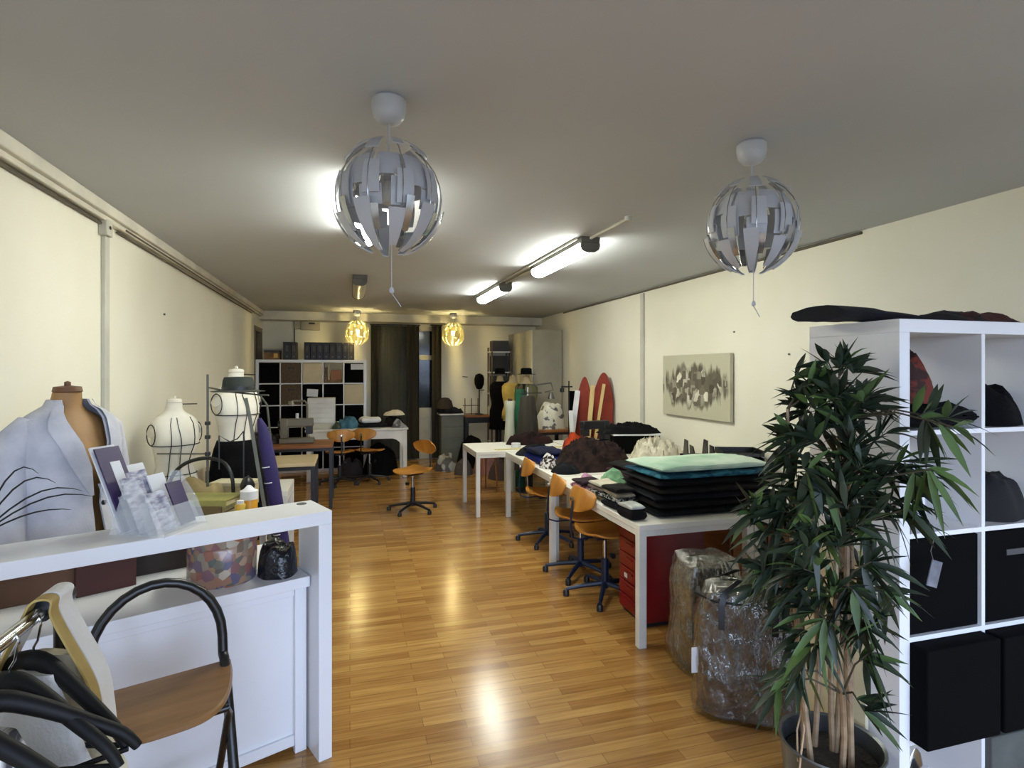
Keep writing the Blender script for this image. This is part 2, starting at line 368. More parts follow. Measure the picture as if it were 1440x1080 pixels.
# ------------------------------------------------------------------ panel globe pendants
shade_m = mat('pendant_white_plastic', (204, 206, 212), (196, 198, 205), 3, .3, tl=.18)
shade_s = mat('pendant_silver_edge', (190, 190, 190), None, 3, .22, metal=.85)
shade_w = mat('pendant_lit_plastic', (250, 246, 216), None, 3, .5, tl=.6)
bulb_on = mat('warm_bulb_lit', (255, 240, 190), None, 3, .4, emit=BULB, ecol=(255, 230, 156))
bulb_off = mat('bulb_unlit', (235, 235, 230), None, 3, .3)
def patch(r, la0, la1, lo0, lo1, t0=1, t1=1, th=.004, n=5):
    mb = MB(); rows = []
    for i in range(n + 1):
        f = i / n; la = la0 + (la1 - la0) * f; tp = t0 + (t1 - t0) * f; mid = (lo0 + lo1) / 2; hw = (lo1 - lo0) / 2 * tp
        ring = []
        for rr, lo in ((r, mid - hw), (r, mid), (r, mid + hw), (r - th, mid + hw), (r - th, mid), (r - th, mid - hw)):
            ring.append((rr * math.cos(R(la)) * math.cos(R(lo)), rr * math.cos(R(la)) * math.sin(R(lo)), rr * math.sin(R(la)) * 1.05 - .365))
        rows.append(ring)
    return mb.loft(rows)
def pendant(name, label, loc, lit=False, cord=True):
    t = thing(name, label, 'pendant lamp', loc, random.random(), 'panel globe pendant lamps')
    m = shade_w if lit else shade_m
    MB().lathe([(.0, 0), (.05, 0), (.062, -.012), (.062, -.04), (.056, -.07), (.04, -.09), (.012, -.098), (0, -.098)]).build('ceiling_rose', m if not lit else shade_m, t)
    MB().tube([(0, 0, -.09), (0, 0, -.25)], .004, 8).build('cord', m, t)
    N = 10
    for k in range(N):
        a = k * 36; st = 9 if k % 2 else 0
        patch(.172, 2 + st, 42, a - 15, a + 15).build('shade_panel', m, t)
        patch(.178, -22, -1 + st, a + 3, a + 29).build('shade_panel', m, t)
        patch(.19, -10 - st, 24 - st, a + 9, a + 27).build('shade_panel', m, t)
        patch(.204, -72 + st, -14 - st, a, a + 18, .8, 1).build('shade_panel', m, t)
        patch(.2, 38 + st, 66, a + 7, a + 23, 1.1, 1.3).build('shade_panel', m, t)
        patch(.2045, -44, -20 + st, a + 18, a + 26, 1, 1).build('shade_panel', shade_s if not lit else m, t)
    wf = MB()
    for k in range(N):
        a = R(k * 36 + 15)
        wf.tube([(.19 * math.cos(R(l)) * math.cos(a), .19 * math.cos(R(l)) * math.sin(a), .19 * math.sin(R(l)) * 1.05 - .365) for l in range(-60, 75, 15)], .0022, 5)
    wf.build('wire_frame', shade_s if not lit else m, t)
    MB().lathe([(0, -.25), (.02, -.25), (.02, -.3), (.012, -.31)], n=12).build('lamp_holder', m, t)
    MB().lathe([(0, -.3), (.014, -.305), (.03, -.335), (.034, -.36), (.026, -.385), (0, -.398)], n=16).build('bulb', bulb_on if lit else bulb_off, t)
    if cord:
        pc = MB().tube([(.01, 0, -.4), (.01, 0, -.7)], .002, 6).tube([(.01, 0, -.712), (.028, 0, -.735), (.045, 0, -.76)], .002, 6).build('pull_cord', m, t)
        MB().lathe([(0, -.715), (.008, -.711), (.01, -.702), (.006, -.692), (0, -.69)], (.01, 0, 0), 10).build('pull_knob', m, pc)
    return t
random.seed(4)
pendant('pendant_lamp', 'large unlit white panel globe pendant at upper left near camera', (.137, 2.12, H))
pendant('pendant_lamp', 'large unlit white panel globe pendant hanging over the right aisle', (1.685, 2.1, H))
pendant('pendant_lamp', 'glowing yellow globe pendant far left, above white cube bookcase end', (.115, 9.75, H), True)
pendant('pendant_lamp', 'glowing yellow globe pendant far right, beside the back curtain', (1.72, 9.75, H), True)

# ------------------------------------------------------------------ generic white table
def table(name, label, x0, x1, y0, y1, h=.73, leg=.05, top=.035, m=desk_m, lm=steel_w, group=None, apron=.0, flip=None):
    t = thing(name, label, 'table', ((x0 + x1) / 2, (y0 + y1) / 2, 0), 0, group)
    w, d = x1 - x0, y1 - y0
    MB().bx(-w / 2, w / 2, -d / 2, d / 2, h - top, h).build('tabletop', m, t, bevel=.003)
    for sx in (-1, 1):
        for sy in (-1, 1):
            MB().box((sx * (w / 2 - leg / 2), sy * (d / 2 - leg / 2), (h - top) / 2), (leg, leg, h - top)).build('leg', lm, t, bevel=.003)
    a = apron or .035; f = MB(); z = h - top - a
    f.bx(-w / 2 + leg, w / 2 - leg, -d / 2 + .006, -d / 2 + .03, z, h - top).bx(-w / 2 + leg, w / 2 - leg, d / 2 - .03, d / 2 - .006, z, h - top)
    f.bx(-w / 2 + .006, -w / 2 + .03, -d / 2 + leg, d / 2 - leg, z, h - top).bx(w / 2 - .03, w / 2 - .006, -d / 2 + leg, d / 2 - leg, z, h - top)
    f.build('apron', lm, t)
    return t
gw = 'white work tables in the right hand row'
table('work_table', 'white work table nearest camera, red drawer cabinet beneath it', 1.64, 2.44, 3.02, 4.6, group=gw)
table('work_table', 'white wall side table behind the nearest one, carrying black letter trays', 2.46, 3.3, 3.04, 4.62, group=gw)
table('work_table', 'white work table in mid row, under dark fabric heap and blue cloth', 1.69, 2.5, 4.62, 6.2, group=gw)
table('work_table', 'white wall side table carrying the white lace heap', 2.52, 3.36, 4.64, 6.22, group=gw)
table('work_table', 'small empty white table at far end of the right row, thin legs', 1.36, 2.5, 6.23, 7.03, group=gw, leg=.045)
table('work_table', 'white table against right wall before the red ironing boards', 2.52, 3.36, 6.24, 7.0, group=gw)

# ------------------------------------------------------------------ cube shelving
def kallax(name, label, x0, y0, ncol, nrow, outer=.045, inner=.016, cell=.333, depth=.39, m=white_m, ch=.333):
    w = 2 * outer + ncol * cell + (ncol - 1) * inner; h = 2 * outer + nrow * ch + (nrow - 1) * inner
    t = thing(name, label, 'shelving unit', (x0, y0, 0))
    MB().bx(0, w, 0, depth, h - outer, h).build('top_panel', m, t, bevel=.002)
    MB().bx(0, w, 0, depth, 0, outer).build('bottom_panel', m, t, bevel=.002)
    MB().bx(0, outer, 0, depth, outer, h - outer).build('side_panel', m, t, bevel=.002)
    MB().bx(w - outer, w, 0, depth, outer, h - outer).build('side_panel', m, t, bevel=.002)
    for k in range(1, nrow):
        z = outer + k * ch + (k - 1) * inner
        MB().bx(outer, w - outer, .002, depth - .001, z, z + inner).build('shelf', m, t)
    for k in range(1, ncol):
        x = outer + k * cell + (k - 1) * inner
        MB().bx(x, x + inner, .0035, depth - .002, outer, h - outer).build('divider', m, t)
    return t
def cellpos(x0, y0, c, r, nrow, outer=.045, inner=.016, cell=.333, ch=.333):   # r counted from the top; returns left x, floor z
    return x0 + outer + c * (cell + inner), outer + (nrow - 1 - r) * (ch + inner)
def cube_box(label, x, y, z, m, w=.325, h=.325, d=.36, handle=None, group=None):
    t = thing('storage_box', label, 'storage box', (x + .333 / 2, y, z), 0, group)
    b = MB().bx(-w / 2, w / 2, 0, d, .001, h); b.build('box_body', m, t, bevel=.005)
    if handle:
        MB().bx(-.05, .05, -.004, .002, h * .72, h * .72 + .022).build('handle', handle, t, bevel=.002)
    return t
# ------------------------------------------------------------------ reception counter, front left
CA = R(23.3); CX, CY = -.073, 2.537
def CP(x, d, z=0):   # counter coordinates: x along it (0 = right end, negative to the left), d behind its front
    return (CX + x * math.cos(CA) - d * math.sin(CA), CY + x * math.sin(CA) + d * math.cos(CA), z)
t = thing('reception_counter', 'white reception counter with raised shelf at lower left', 'counter', (CX, CY, 0), CA)
MB().bx(-1.16, 0, 0, .25, .995, 1.05).build('raised_shelf', white_m, t, bevel=.002)
MB().bx(-.057, 0, 0, .25, 0, .995).build('end_panel', white_m, t, bevel=.002)
MB().bx(-1.16, -1.11, 0, .25, 0, .995).build('end_panel', white_m, t, bevel=.002)
MB().bx(-1.108, -.062, .09, .69, .715, .76).build('worktop', white_m, t, bevel=.002)
c = MB().bx(-1.1, -.07, .145, .155, .03, .71)
c.build('front_panel', white_m, t, bevel=.001)
MB().bx(-.115, -.066, .12, .145, 0, .714).bx(-1.1, -.115, .13, .145, .675, .714).bx(-1.1, -.115, .13, .145, .03, .075).build('panel_frame', white_m, t, bevel=.002)
MB().bx(-1.1, -1.06, .16, .6, 0, .714).build('side_support', white_m, t, bevel=.002)
MB().bx(-.11, -.07, .16, .5, 0, .714).build('side_support', white_m, t, bevel=.002)
MB().cyl((-.06, .2, 1.05), (-.06, .2, 1.052), .022).build('cable_cap', grey_m, t)

# things on its worktop
fl = mat('floral_print', (206, 120, 72), (96, 98, 118), 11, .3, sharp=False, detail=2)
fl2 = bpy.data.materials.new('flower_print'); fl2.use_nodes = True; nt = fl2.node_tree
tc = nt.nodes.new('ShaderNodeTexCoord'); vo = nt.nodes.new('ShaderNodeTexVoronoi'); vo.inputs['Scale'].default_value = 30
rp = nt.nodes.new('ShaderNodeValToRGB'); e = rp.color_ramp.elements; e[0].color = lin((84, 88, 112)); e[1].color = lin((176, 168, 150))
for p, cc in ((.25, (150, 92, 66)), (.45, (136, 128, 112)), (.62, (84, 88, 82)), (.8, (160, 120, 92))):
    x = e.new(p); x.color = lin(cc)
sp = nt.nodes.new('ShaderNodeSeparateColor'); nt.links.new(tc.outputs['Object'], vo.inputs[0]); nt.links.new(vo.outputs['Color'], sp.inputs[0]); nt.links.new(sp.outputs[0], rp.inputs[0])
nt.links.new(rp.outputs[0], nt.nodes['Principled BSDF'].inputs['Base Color']); nt.nodes['Principled BSDF'].inputs['Roughness'].default_value = .2
t = thing('hat_box', 'round flower printed box on counter worktop under the raised shelf', 'box', CP(-.36, .3, .76))
MB().lathe([(.13, 0), (.135, .01), (.135, .15), (.13, .16)], n=36).build('box_body', fl2, t)
MB().lathe([(.139, .16), (.139, .2), (.13, .205)], n=36).build('box_lid', fl2, t)
t = one('plastic_bag', MB().heap((0, 0, 0), .16, .2, .16, 7, .12, 12, pw=11), mat('glossy_black_plastic', (10, 14, 20), None, 5, .15, bump=.6, bscale=25),
        'crumpled glossy black bag on worktop beside flower printed box', 'bag', CP(-.155, .22, .76))
card = mat('brown_cardboard', (92, 62, 40), (78, 52, 34), 5, .8)
one('cardboard_box', MB().bx(-.13, .13, -.09, .09, 0, .17), card, 'brown cardboard box on worktop at left edge under raised shelf', 'box', CP(-.97, .56, .76), CA, bevel=.003)
one('cardboard_box', MB().bx(-.15, .15, -.06, .06, 0, .16), mat('gap_shade_brown', (44, 32, 24), None, 5, .8), 'added dark brown block for gap shade at back of worktop left of flower printed box', 'box', CP(-.52, .61, .76), CA, bevel=.003)  # added block, its dark colour stands in for the shade behind the counter
one('cardboard_box', MB().bx(-.1, .1, -.07, .07, 0, .12), mat('dark_red_card', (70, 34, 26), None, 5, .8), 'small dark red box on worktop behind clothes rail end', 'box', CP(-.76, .5, .76), CA + .1, bevel=.003)

# brochure holder with leaflets, on the raised shelf: three stepped tiers facing right
acr = clear_plastic('clear_acrylic', (235, 238, 240), .2, .05, 4, .1)
hp = CP(-.6, .13, 1.05)
ph = R(64)
t = thing('brochure_holder', 'clear acrylic leaflet holder on counter beside the blazer', 'leaflet holder', hp, ph)
til = Matrix.Rotation(R(-24), 3, 'X')
def tilted(x, y, z, d):
    return MB().box(tuple(Vector((x, y, 0)) + til @ Vector((0, 0, z))), d, 0, 0, til)
for y0, hh in ((.085, .2), (.02, .15), (-.05, .12)):
    tilted(0, y0 + .012, hh / 2, (.21, .003, hh)).build('back_plate', acr, t)
    tilted(0, y0 - .025, .05, (.21, .003, .09)).build('front_plate', acr, t)
for xx in (-.105, .105):
    MB().loft([[(xx + dx, .13, 0), (xx + dx, -.1, 0), (xx + dx, -.055, .1), (xx + dx, .02, .2), (xx + dx, .06, .2)] for dx in (-.0015, .0015)]).build('side_plate', acr, t)
MB().bx(-.106, .106, -.1, .13, 0, .004).build('base_plate', acr, t)
purp = mat('purple_print', (56, 38, 84), (44, 30, 70), 8, .4)
papr = mat('printed_paper', (198, 198, 208), (104, 102, 128), 24, .6, detail=5, stretch=(1, 1, 2.5))
wpap = mat('white_paper', (226, 226, 228), None, 4, .7)
def leaflet(label, x, y, w, h, m, win=False, ang=-24, yaw=0):
    M3 = Matrix.Rotation(ph + yaw, 3, 'Z') @ Matrix.Rotation(R(ang), 3, 'X')
    c = Matrix.Rotation(ph, 3, 'Z') @ Vector((x, y, .008))
    l = thing('leaflet', label, 'leaflet', tuple(Vector(hp) + c), 0, 'leaflets in the acrylic holder')
    l.rotation_euler = M3.to_euler()
    MB().bx(-w / 2, w / 2, -.003, .003, 0, h).build('paper', m, l)
    if win: MB().bx(-w * .1, w * .3, -.0045, -.003, h * .35, h * .82).build('print_panel', wpap, l)
    return l
leaflet('white leaflet standing behind the tall purple one', -.045, .092, .105, .33, wpap)
leaflet('tall purple leaflet with pale window, at left in the holder', -.04, .078, .105, .325, purp, True)
leaflet('white blank leaflet at back right of the holder', .055, .088, .09, .24, wpap)
leaflet('grey printed leaflet in left middle of the holder', -.05, .012, .09, .21, papr)
leaflet('pale printed leaflet in middle of the holder', .0, .026, .09, .225, papr, False, -24, .05)
leaflet('white leaflet showing its top edge at middle right', .06, .012, .08, .2, wpap)
leaflet('short dark purple leaflet at right in the holder', .065, -.052, .075, .17, purp)
leaflet('grey printed leaflet at front left of the holder', -.04, -.056, .09, .15, papr)

# dark grass blades reaching in from the left edge
t = thing('grass_plant', 'thin dark arching grass blades reaching in at left edge', 'plant', CP(-1.115, .13, 1.05))
MB().lathe([(.035, 0), (.05, .08), (.046, .08), (.04, .07)], n=16).build('pot', dark_m, t)
gb = mat('dark_grass', (38, 42, 36), (24, 26, 24), 9, .6)
for k, (dx, dz, a) in enumerate(((.2, .17, .3), (.27, .13, .35), (.3, .11, .25), (.16, .2, .7), (.24, .06, .4), (-.16, .2, .4), (-.1, .24, 1.2))):
    ca, sa = math.cos(a), math.sin(a)
    pts = [(dx * u * ca, dx * u * sa, .06 + dz * math.sin(u * 2.1) * 1.05) for u in (0, .15, .3, .45, .6, .75, .9, 1)]
    MB().tube(pts, [.0025, .003, .003, .003, .0028, .0024, .0016, .0006], 5).build('blade', gb, t)

# ------------------------------------------------------------------ folding bar stool
t = thing('folding_stool', 'folding bar stool with brown wooden seat and black arched back', 'stool', (-.553, 1.985, 0), R(21))
seatw = mat('brown_seat_wood', (140, 104, 66), (116, 84, 52), 3, .35, stretch=(1, 6, 1))
ring = []
for k in range(41):
    u = -1 + k / 20
    ring.append((.215 * math.copysign(abs(u) ** .9, u), .14 - .33 * max(0, 1 - abs(u) ** 3.2) ** .75))
ring = [(x, min(y, .14)) for x, y in ring]
MB().loft([[(x * s, y * s, z) for x, y in ring] for s, z in ((.97, .612), (1, .617), (1, .63), (.97, .636))]).build('seat', seatw, t)
bk = [(-.19, -.21, .005)] + [(-.19, .07, .58), (-.19, .14, .66)]
bk += [(.19 * math.cos(R(a)), .15 + .02 * math.sin(R(a)), .72 + .215 * math.sin(R(a))) for a in range(180, -1, -12)] + [(.19, .14, .66), (.19, .07, .58), (.19, -.21, .005)]
MB().tube(smooth(bk[:3], 5)[:-1] + bk[2:-2] + smooth(bk[-3:], 5)[1:], .016, 12).build('back_frame', black_m, t)
MB().tube([(-.17, .26, .005), (-.17, -.07, .56), (-.16, -.11, .6), (.16, -.11, .6), (.17, -.07, .56), (.17, .26, .005)], .012, 10).build('front_frame', black_m, t)
MB().tube([(-.18, -.13, .2), (.18, -.13, .2)], .01, 8).build('foot_bar', black_m, t)
MB().tube([(-.165, .17, .16), (.165, .17, .16)], .01, 8).build('stretcher', black_m, t)

# ------------------------------------------------------------------ clothes rail, hangers, straps and garments (bottom left)
t = thing('clothes_rail', 'chrome clothes rail end with black connector at bottom left', 'clothes rail', (-.59, .985, -.015))
MB().cyl((0, -.75, 1.18), (0, .37, 1.18), .0125).build('rail_tube', chrome_m, t)
MB().cyl((0, .36, 1.18), (0, .46, 1.18), .021).build('connector', black_m, t)
MB().cyl((0, .44, .04), (0, .44, 1.18), .0135).build('post', black_m, t)
MB().cyl((0, -.73, .04), (0, -.73, 1.18), .0135).build('post', black_m, t)
for yy in (.44, -.73):
    MB().cyl((-.2, yy, .02), (.2, yy, .02), .018).build('foot', black_m, t)
def hanger(label, y, rz, m, wire=False, drop=0):
    t = thing('clothes_hanger', label, 'hanger', (-.59, y - .015, 1.168), rz, 'hangers on the clothes rail')
    hk = [(.0 + .018 * math.cos(R(a)), 0, -.012 + .018 * math.sin(R(a))) for a in range(-30, 200, 23)][::-1] + [(.01, 0, -.045), (0, 0, -.06), (0, 0, -.075)]
    MB().tube(hk, .0022, 6).build('hook', chrome_m, t)
    for s in (-1, 1):
        pts = [(0, 0, -.085), (s * .03, 0, -.088), (s * .08, 0, -.115), (s * .14, 0, -.155), (s * .19, 0, -.19), (s * .215, 0, -.222)]
        MB().tube(smooth(pts, 3), [.019 - .0007 * q for q in range(16)] if not wire else .004, 12).build('shoulder_arm', m, t)
    if wire: MB().tube([(-.21, 0, -.222), (.21, 0, -.222)], .004, 8).build('trouser_bar', m, t)
    else: MB().tube([(-.2, 0, -.222), (0, 0, -.25), (.2, 0, -.222)], .005, 8).build('trouser_bar', m, t)
    return t
hgm = mat('black_hanger_plastic', (9, 9, 10), None, 4, .6, spec=.3)
hanger('thick black hanger nearest the rail connector', 1.33, R(-28), hgm)
hanger('thick black hanger second from the rail connector', 1.25, R(-22), hgm)
hanger('thick black hanger third from the rail connector, lower left', 1.1, R(-12), hgm)
hanger('thin white hanger just in front of the lowest black hanger', 1.06, R(-12), wpap, True)
hanger('thick black hanger at the very left edge of the picture', 1.18, R(12), hgm)
cream = mat('cream_cloth', (214, 206, 184), (190, 178, 146), 5, .9, bump=.2, bscale=120)
whitec = mat('white_cloth', (222, 220, 216), (206, 202, 196), 5, .9, bump=.2, bscale=120)
goldc = mat('gold_cloth', (176, 150, 86), (150, 124, 66), 8, .7)
def strap(name, label, m, y0, wid, dx):
    pts = [(-.72 + dx, y0 - .03, .78), (-.655 + dx, y0 - .015, 1.0), (-.61, y0, 1.16), (-.595, y0, 1.192), (-.578, y0, 1.2), (-.56, y0, 1.194), (-.54 + dx, y0 + .0, 1.165), (-.515 + dx, y0 + .005, 1.1), (-.485 + dx, y0 + .008, 1.03), (-.472 + dx, y0 + .01, .98), (-.462 + dx, y0 + .012, .88)]
    return one(name, MB().ribbon(smooth(pts), (0, wid, 0), .004), m, label, 'strap')
strap('cloth_strap', 'wide white cloth strap draped over rail end', whitec, 1.375, .055, -.022)
strap('cloth_strap', 'gold and cream cloth strap draped beside the white strap', goldc, 1.325, .03, -.02)
def garment(label, y, w, z0, z1, m, rz, seed, dx=0):
    g = []; n = 28; rows = []
    for i in range(13):
        f = i / 12; z = z1 + (z0 - z1) * f; ring = []
        for j in range(n):
            a = 2 * math.pi * j / n; xx = math.cos(a); yy = math.sin(a)
            ww = w / 2 * (.25 + .75 * min(1, f * 5) ** .6); th = .012 + .018 * f
            q = noise.noise(Vector((xx * 4 + seed, yy * 2, f * 1.2)))
            ring.append((xx * ww, yy * th + q * .022 * min(1, f * 4), z - (.1 * abs(xx) ** 1.5 * (1 - f) if i else .0)))
        rows.append(ring)
    return one('garment', MB().loft(rows), m, label, 'garment', (-.578 + dx, y, 0), rz, 'garments hanging on the clothes rail')
garment('white garment hanging under the black hangers', 1.29, .34, .3, 1.07, whitec, R(-24), 1)
garment('cream gold garment hanging behind the white one', 1.375, .36, .3, 1.07, cream, R(-28), 2)
garment('white garment with dark stripes nearest the camera', 1.14, .4, .3, 1.05, mat('striped_cloth', (214, 212, 208), (60, 58, 60), 3, .9, stretch=(9, 1, .3), sharp=True), R(-14), 3)

# ------------------------------------------------------------------ cube shelving, front right, and its contents
KX, KY = 1.77, 1.476
kallax('cube_shelf', 'tall white cube shelving unit at right behind bamboo plant', KX, KY, 4, 5)
def KC(c, r): return cellpos(KX, KY, c, r, 5)
tagm = mat('grey_label', (70, 70, 72), None, 3, .5)
names = [('left', 'left'), ('right', 'right edge')]
for c in (0, 1, 2):
    side = ('left column', 'second column', 'third column')[c]
    x, z = KC(c, 2); cube_box('black box in %s of white cube shelf, third row down' % side, x, KY + .012, z, blackbox, handle=tagm if c == 1 else None, group='black boxes in the white cube shelf')
    x, z = KC(c, 3); cube_box('black box pulled forward in %s of cube shelf, fourth row down' % side, x, KY - .06, z, blackbox, w=.331, h=.331, group='black boxes in the white cube shelf')
redc = mat('rust_red_cloth', (98, 36, 24), (44, 18, 16), 22, .85, sharp=True)
x, z = KC(0, 0)
one('bundled_cloth', MB().heap((0, 0, 0), .19, .3, .22, 3, .2, 14, pw=4), redc, 'rust red patterned cloth bundle in top left cube of white shelf', 'cloth', (x + .1, KY + .16, z + .09))
one('folded_clothes', MB().slab((0, 0, 0), .32, .34, .085, 4, .02), blackfab, 'black clothes lying under the rust red bundle in top left cube', 'clothes', (x + .1665, KY + .18, z + .001))
x, z = KC(1, 0)
one('folded_clothes', MB().heap((0, 0, 0), .31, .36, .19, 12, .25, 6, pw=5), blackfab, 'black clothes heap in top cube of second column', 'clothes', (x + .17, KY + .19, z + .001))
x, z = KC(1, 1)
one('folded_clothes', MB().heap((0, 0, 0), .31, .36, .2, 15, .25, 6, pw=5), mat('black_spotted_cloth', (18, 18, 20), (9, 9, 11), 8, .9), 'black clothes heap in second cube down of second column', 'clothes', (x + .17, KY + .19, z + .001))
x, z = KC(2, 0)
one('folded_clothes', MB().heap((0, 0, 0), .3, .34, .18, 22, .25, 6, pw=5), blackfab, 'black clothes heap in top cube of third column', 'clothes', (x + .17, KY + .19, z + .001))
x, z = KC(0, 1)
gf = mat('grey_file_card', (112, 112, 120), (100, 100, 108), 4, .6)
wf = mat('pale_file_card', (170, 172, 182), None, 4, .6)
for k, (m, lb) in enumerate(((gf, 'grey magazine file standing first from left in second cube down'), (wf, 'pale grey magazine file second from left in second cube down'), (mat('dark_red_file', (84, 34, 34), None, 4, .6), 'dark red magazine file in second cube down of white shelf'), (wf, 'pale grey magazine file rightmost in second cube down'))):
    f = thing('magazine_file', lb, 'file', (x + .03 + k * .05, KY + .1, z), 0, 'magazine files in the white cube shelf')
    MB().loft([[(a, 0, .0), (a, .24, .0), (a, .24, .29), (a, .1, .29), (a, 0, .13)] for a in (-.021, .021)]).build('file_body', m, f, bevel=.002)
    MB().bx(-.012, .012, -.001, 0, .03, .1).build('spine_label', wpap, f, smooth=False)
x, z = KC(1, 4)
cube_box('dark grey fabric box in bottom cube of second column', x, KY - .02, z, mat('grey_box_fabric', (84, 86, 82), (72, 74, 70), 8, .9), w=.33, h=.31, group='boxes in the bottom row of the white cube shelf')
x, z = KC(0, 4)
t = thing('steam_iron', 'white steam iron standing on its heel in bottom left cube', 'iron', (x + .1, KY + .07, z))
ip = []
for zz, s in ((0, .7), (.02, .8), (.12, .8), (.2, .65), (.25, .4), (.27, .1)):
    ip.append([(.055 * s * math.cos(a), -.01 + .01 * math.sin(a) * s, zz) for a in [2 * math.pi * k / 20 for k in range(20)]])
MB().loft(ip).build('soleplate', chrome_m, t)
MB().loft([[(.056 * s * math.cos(a), -.045 + .04 * math.sin(a) * s, zz) for a in [2 * math.pi * k / 20 for k in range(20)]] for zz, s in ((0, .9), (.03, 1), (.14, .9), (.2, .6), (.23, .2))]).build('iron_body', white_m, t)
MB().tube([(0, -.07, .03), (0, -.12, .05), (0, -.12, .15), (0, -.065, .17)], .014, 10).build('iron_handle', white_m, t)
MB().bx(-.012, .012, -.083, -.076, .06, .1).build('button', gf, t)
t = thing('price_tag', 'clear price tag hanging on a string in front of black box', 'tag', (KX + .05, KY - .075, 1.16))
MB().tube([(0, .06, -.016), (0, .0, -.02), (.005, .0, -.06), (-.01, 0, -.1), (0, 0, -.13)], .0012, 5).build('string', grey_m, t)
MB().box((.005, 0, -.175), (.045, .003, .085), 0, 0, Matrix.Rotation(R(18), 3, 'Y')).build('tag_card', mat('tag_card', (120, 122, 130), (84, 86, 96), 20, .4), t)
# garments on its top
mb = MB(); rows = []
for i in range(16):
    f = i / 15; ring = []
    yy = .37 - .5 * f * .55
    for j in range(16):
        a = 2 * math.pi * j / 16
        hw = .05 + .12 * (1 - f); th = .006 + .024 * (1 - f) ** .7
        xx = -.1 + f * .35
        q = noise.noise(Vector((f * 4, j * .5, 3))) * .012
        ring.append((xx, .25 + math.cos(a) * (.13 - .09 * f) - .13 * f, 1.843 + th + math.sin(a) * th + q * (1 - f)))
    rows.append(ring)
one('draped_garment', mb.loft(rows), mat('navy_black_cloth', (14, 15, 24), (8, 8, 14), 10, .95), 'navy black garment lying on shelf top, hanging past its left side', 'garment', (KX, KY, -.018))
c = MB().heap((0, 0, 0), .62, .3, .055, 31, .5, 7)
one('draped_garment', c, mat('wine_black_cloth', (66, 20, 22), (16, 10, 12), 7, .9, sharp=True), 'dark red and black garment heaped on shelf top at right edge', 'garment', (KX + .53, KY + .2, 1.819))

# ------------------------------------------------------------------ bamboo plant and the board behind it
board = mat('cream_board', (206, 198, 170), (192, 182, 152), 3, .6)
one('wooden_board', MB().bx(0, .014, 0, .3, 0, 1.0), board, 'cream board leaning on cube shelf side behind bamboo plant', 'board', (KX - .018, KY + .115, 0), bevel=.002)
PX, PY = 1.57, 1.56
t = thing('bamboo_plant', 'tall artificial bamboo plant in grey metal bucket at right', 'plant', (PX, PY, 0))
zinc = mat('zinc_bucket', (112, 116, 118), (92, 96, 98), 5, .35, metal=.75)
MB().lathe([(0, .0), (.115, 0), (.12, .012), (.158, .38), (.165, .388), (.163, .394), (.153, .388), (.118, .03), (0, .03)], n=36, caps=False).build('bucket', zinc, t)
MB().lathe([(0, .3), (.145, .3), (.14, .335), (0, .34)], n=24, caps=False).build('soil', mat('dark_soil', (40, 34, 28), None, 20, .95, bump=.6), t)
cane = mat('bamboo_cane', (156, 132, 104), (126, 104, 80), 4, .5, stretch=(1, 1, 6))
canes = []
random.seed(11)
for k in range(9):
    a = k * 2.4; r0 = .03 + .08 * ((k * 37) % 10) / 10
    b = Vector((r0 * math.cos(a), r0 * math.sin(a), .32)); tp = Vector((r0 * 1.5 * math.cos(a) + random.uniform(-.05, .05), r0 * 1.5 * math.sin(a) + random.uniform(-.04, .04), random.uniform(1.2, 1.66)))
    pts = [b.lerp(tp, u / 6) + Vector((.012 * math.sin(u * 1.3 + k), .012 * math.cos(u + k), 0)) for u in range(7)]
    MB().tube(pts, [.0095, .0095, .009, .0085, .008, .006, .004], 8).build('cane', cane, t); canes.append(pts)
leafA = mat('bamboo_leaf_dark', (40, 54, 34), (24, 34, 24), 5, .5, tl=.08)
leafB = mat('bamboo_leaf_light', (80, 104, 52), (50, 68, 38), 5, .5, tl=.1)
twig = mat('bamboo_twig', (70, 62, 44), None, 5, .7)
def leaf(mb, p, d, L, w, droop, roll, mi):
    d = Vector(d).normalized(); sd = d.cross(Vector((0, 0, 1)))
    if sd.length < .1: sd = Vector((1, 0, 0))
    sd.normalize(); up = sd.cross(d)
    sd = (sd * math.cos(roll) + up * math.sin(roll)).normalized(); up = sd.cross(d)
    vs = []
    for u, ww in ((0, .12), (.12, .55), (.3, .95), (.5, 1), (.75, .62), (1, .03)):
        c = Vector(p) + d * L * u + Vector((0, 0, -droop * L * u * u))
        vs += [c - sd * w / 2 * ww, c - up * w * .12 * ww, c + sd * w / 2 * ww]
    fs = []
    for i in range(5):
        fs += [(i * 3, i * 3 + 1, i * 3 + 4, i * 3 + 3), (i * 3 + 1, i * 3 + 2, i * 3 + 5, i * 3 + 4)]
    mb.add(vs, fs, mi)
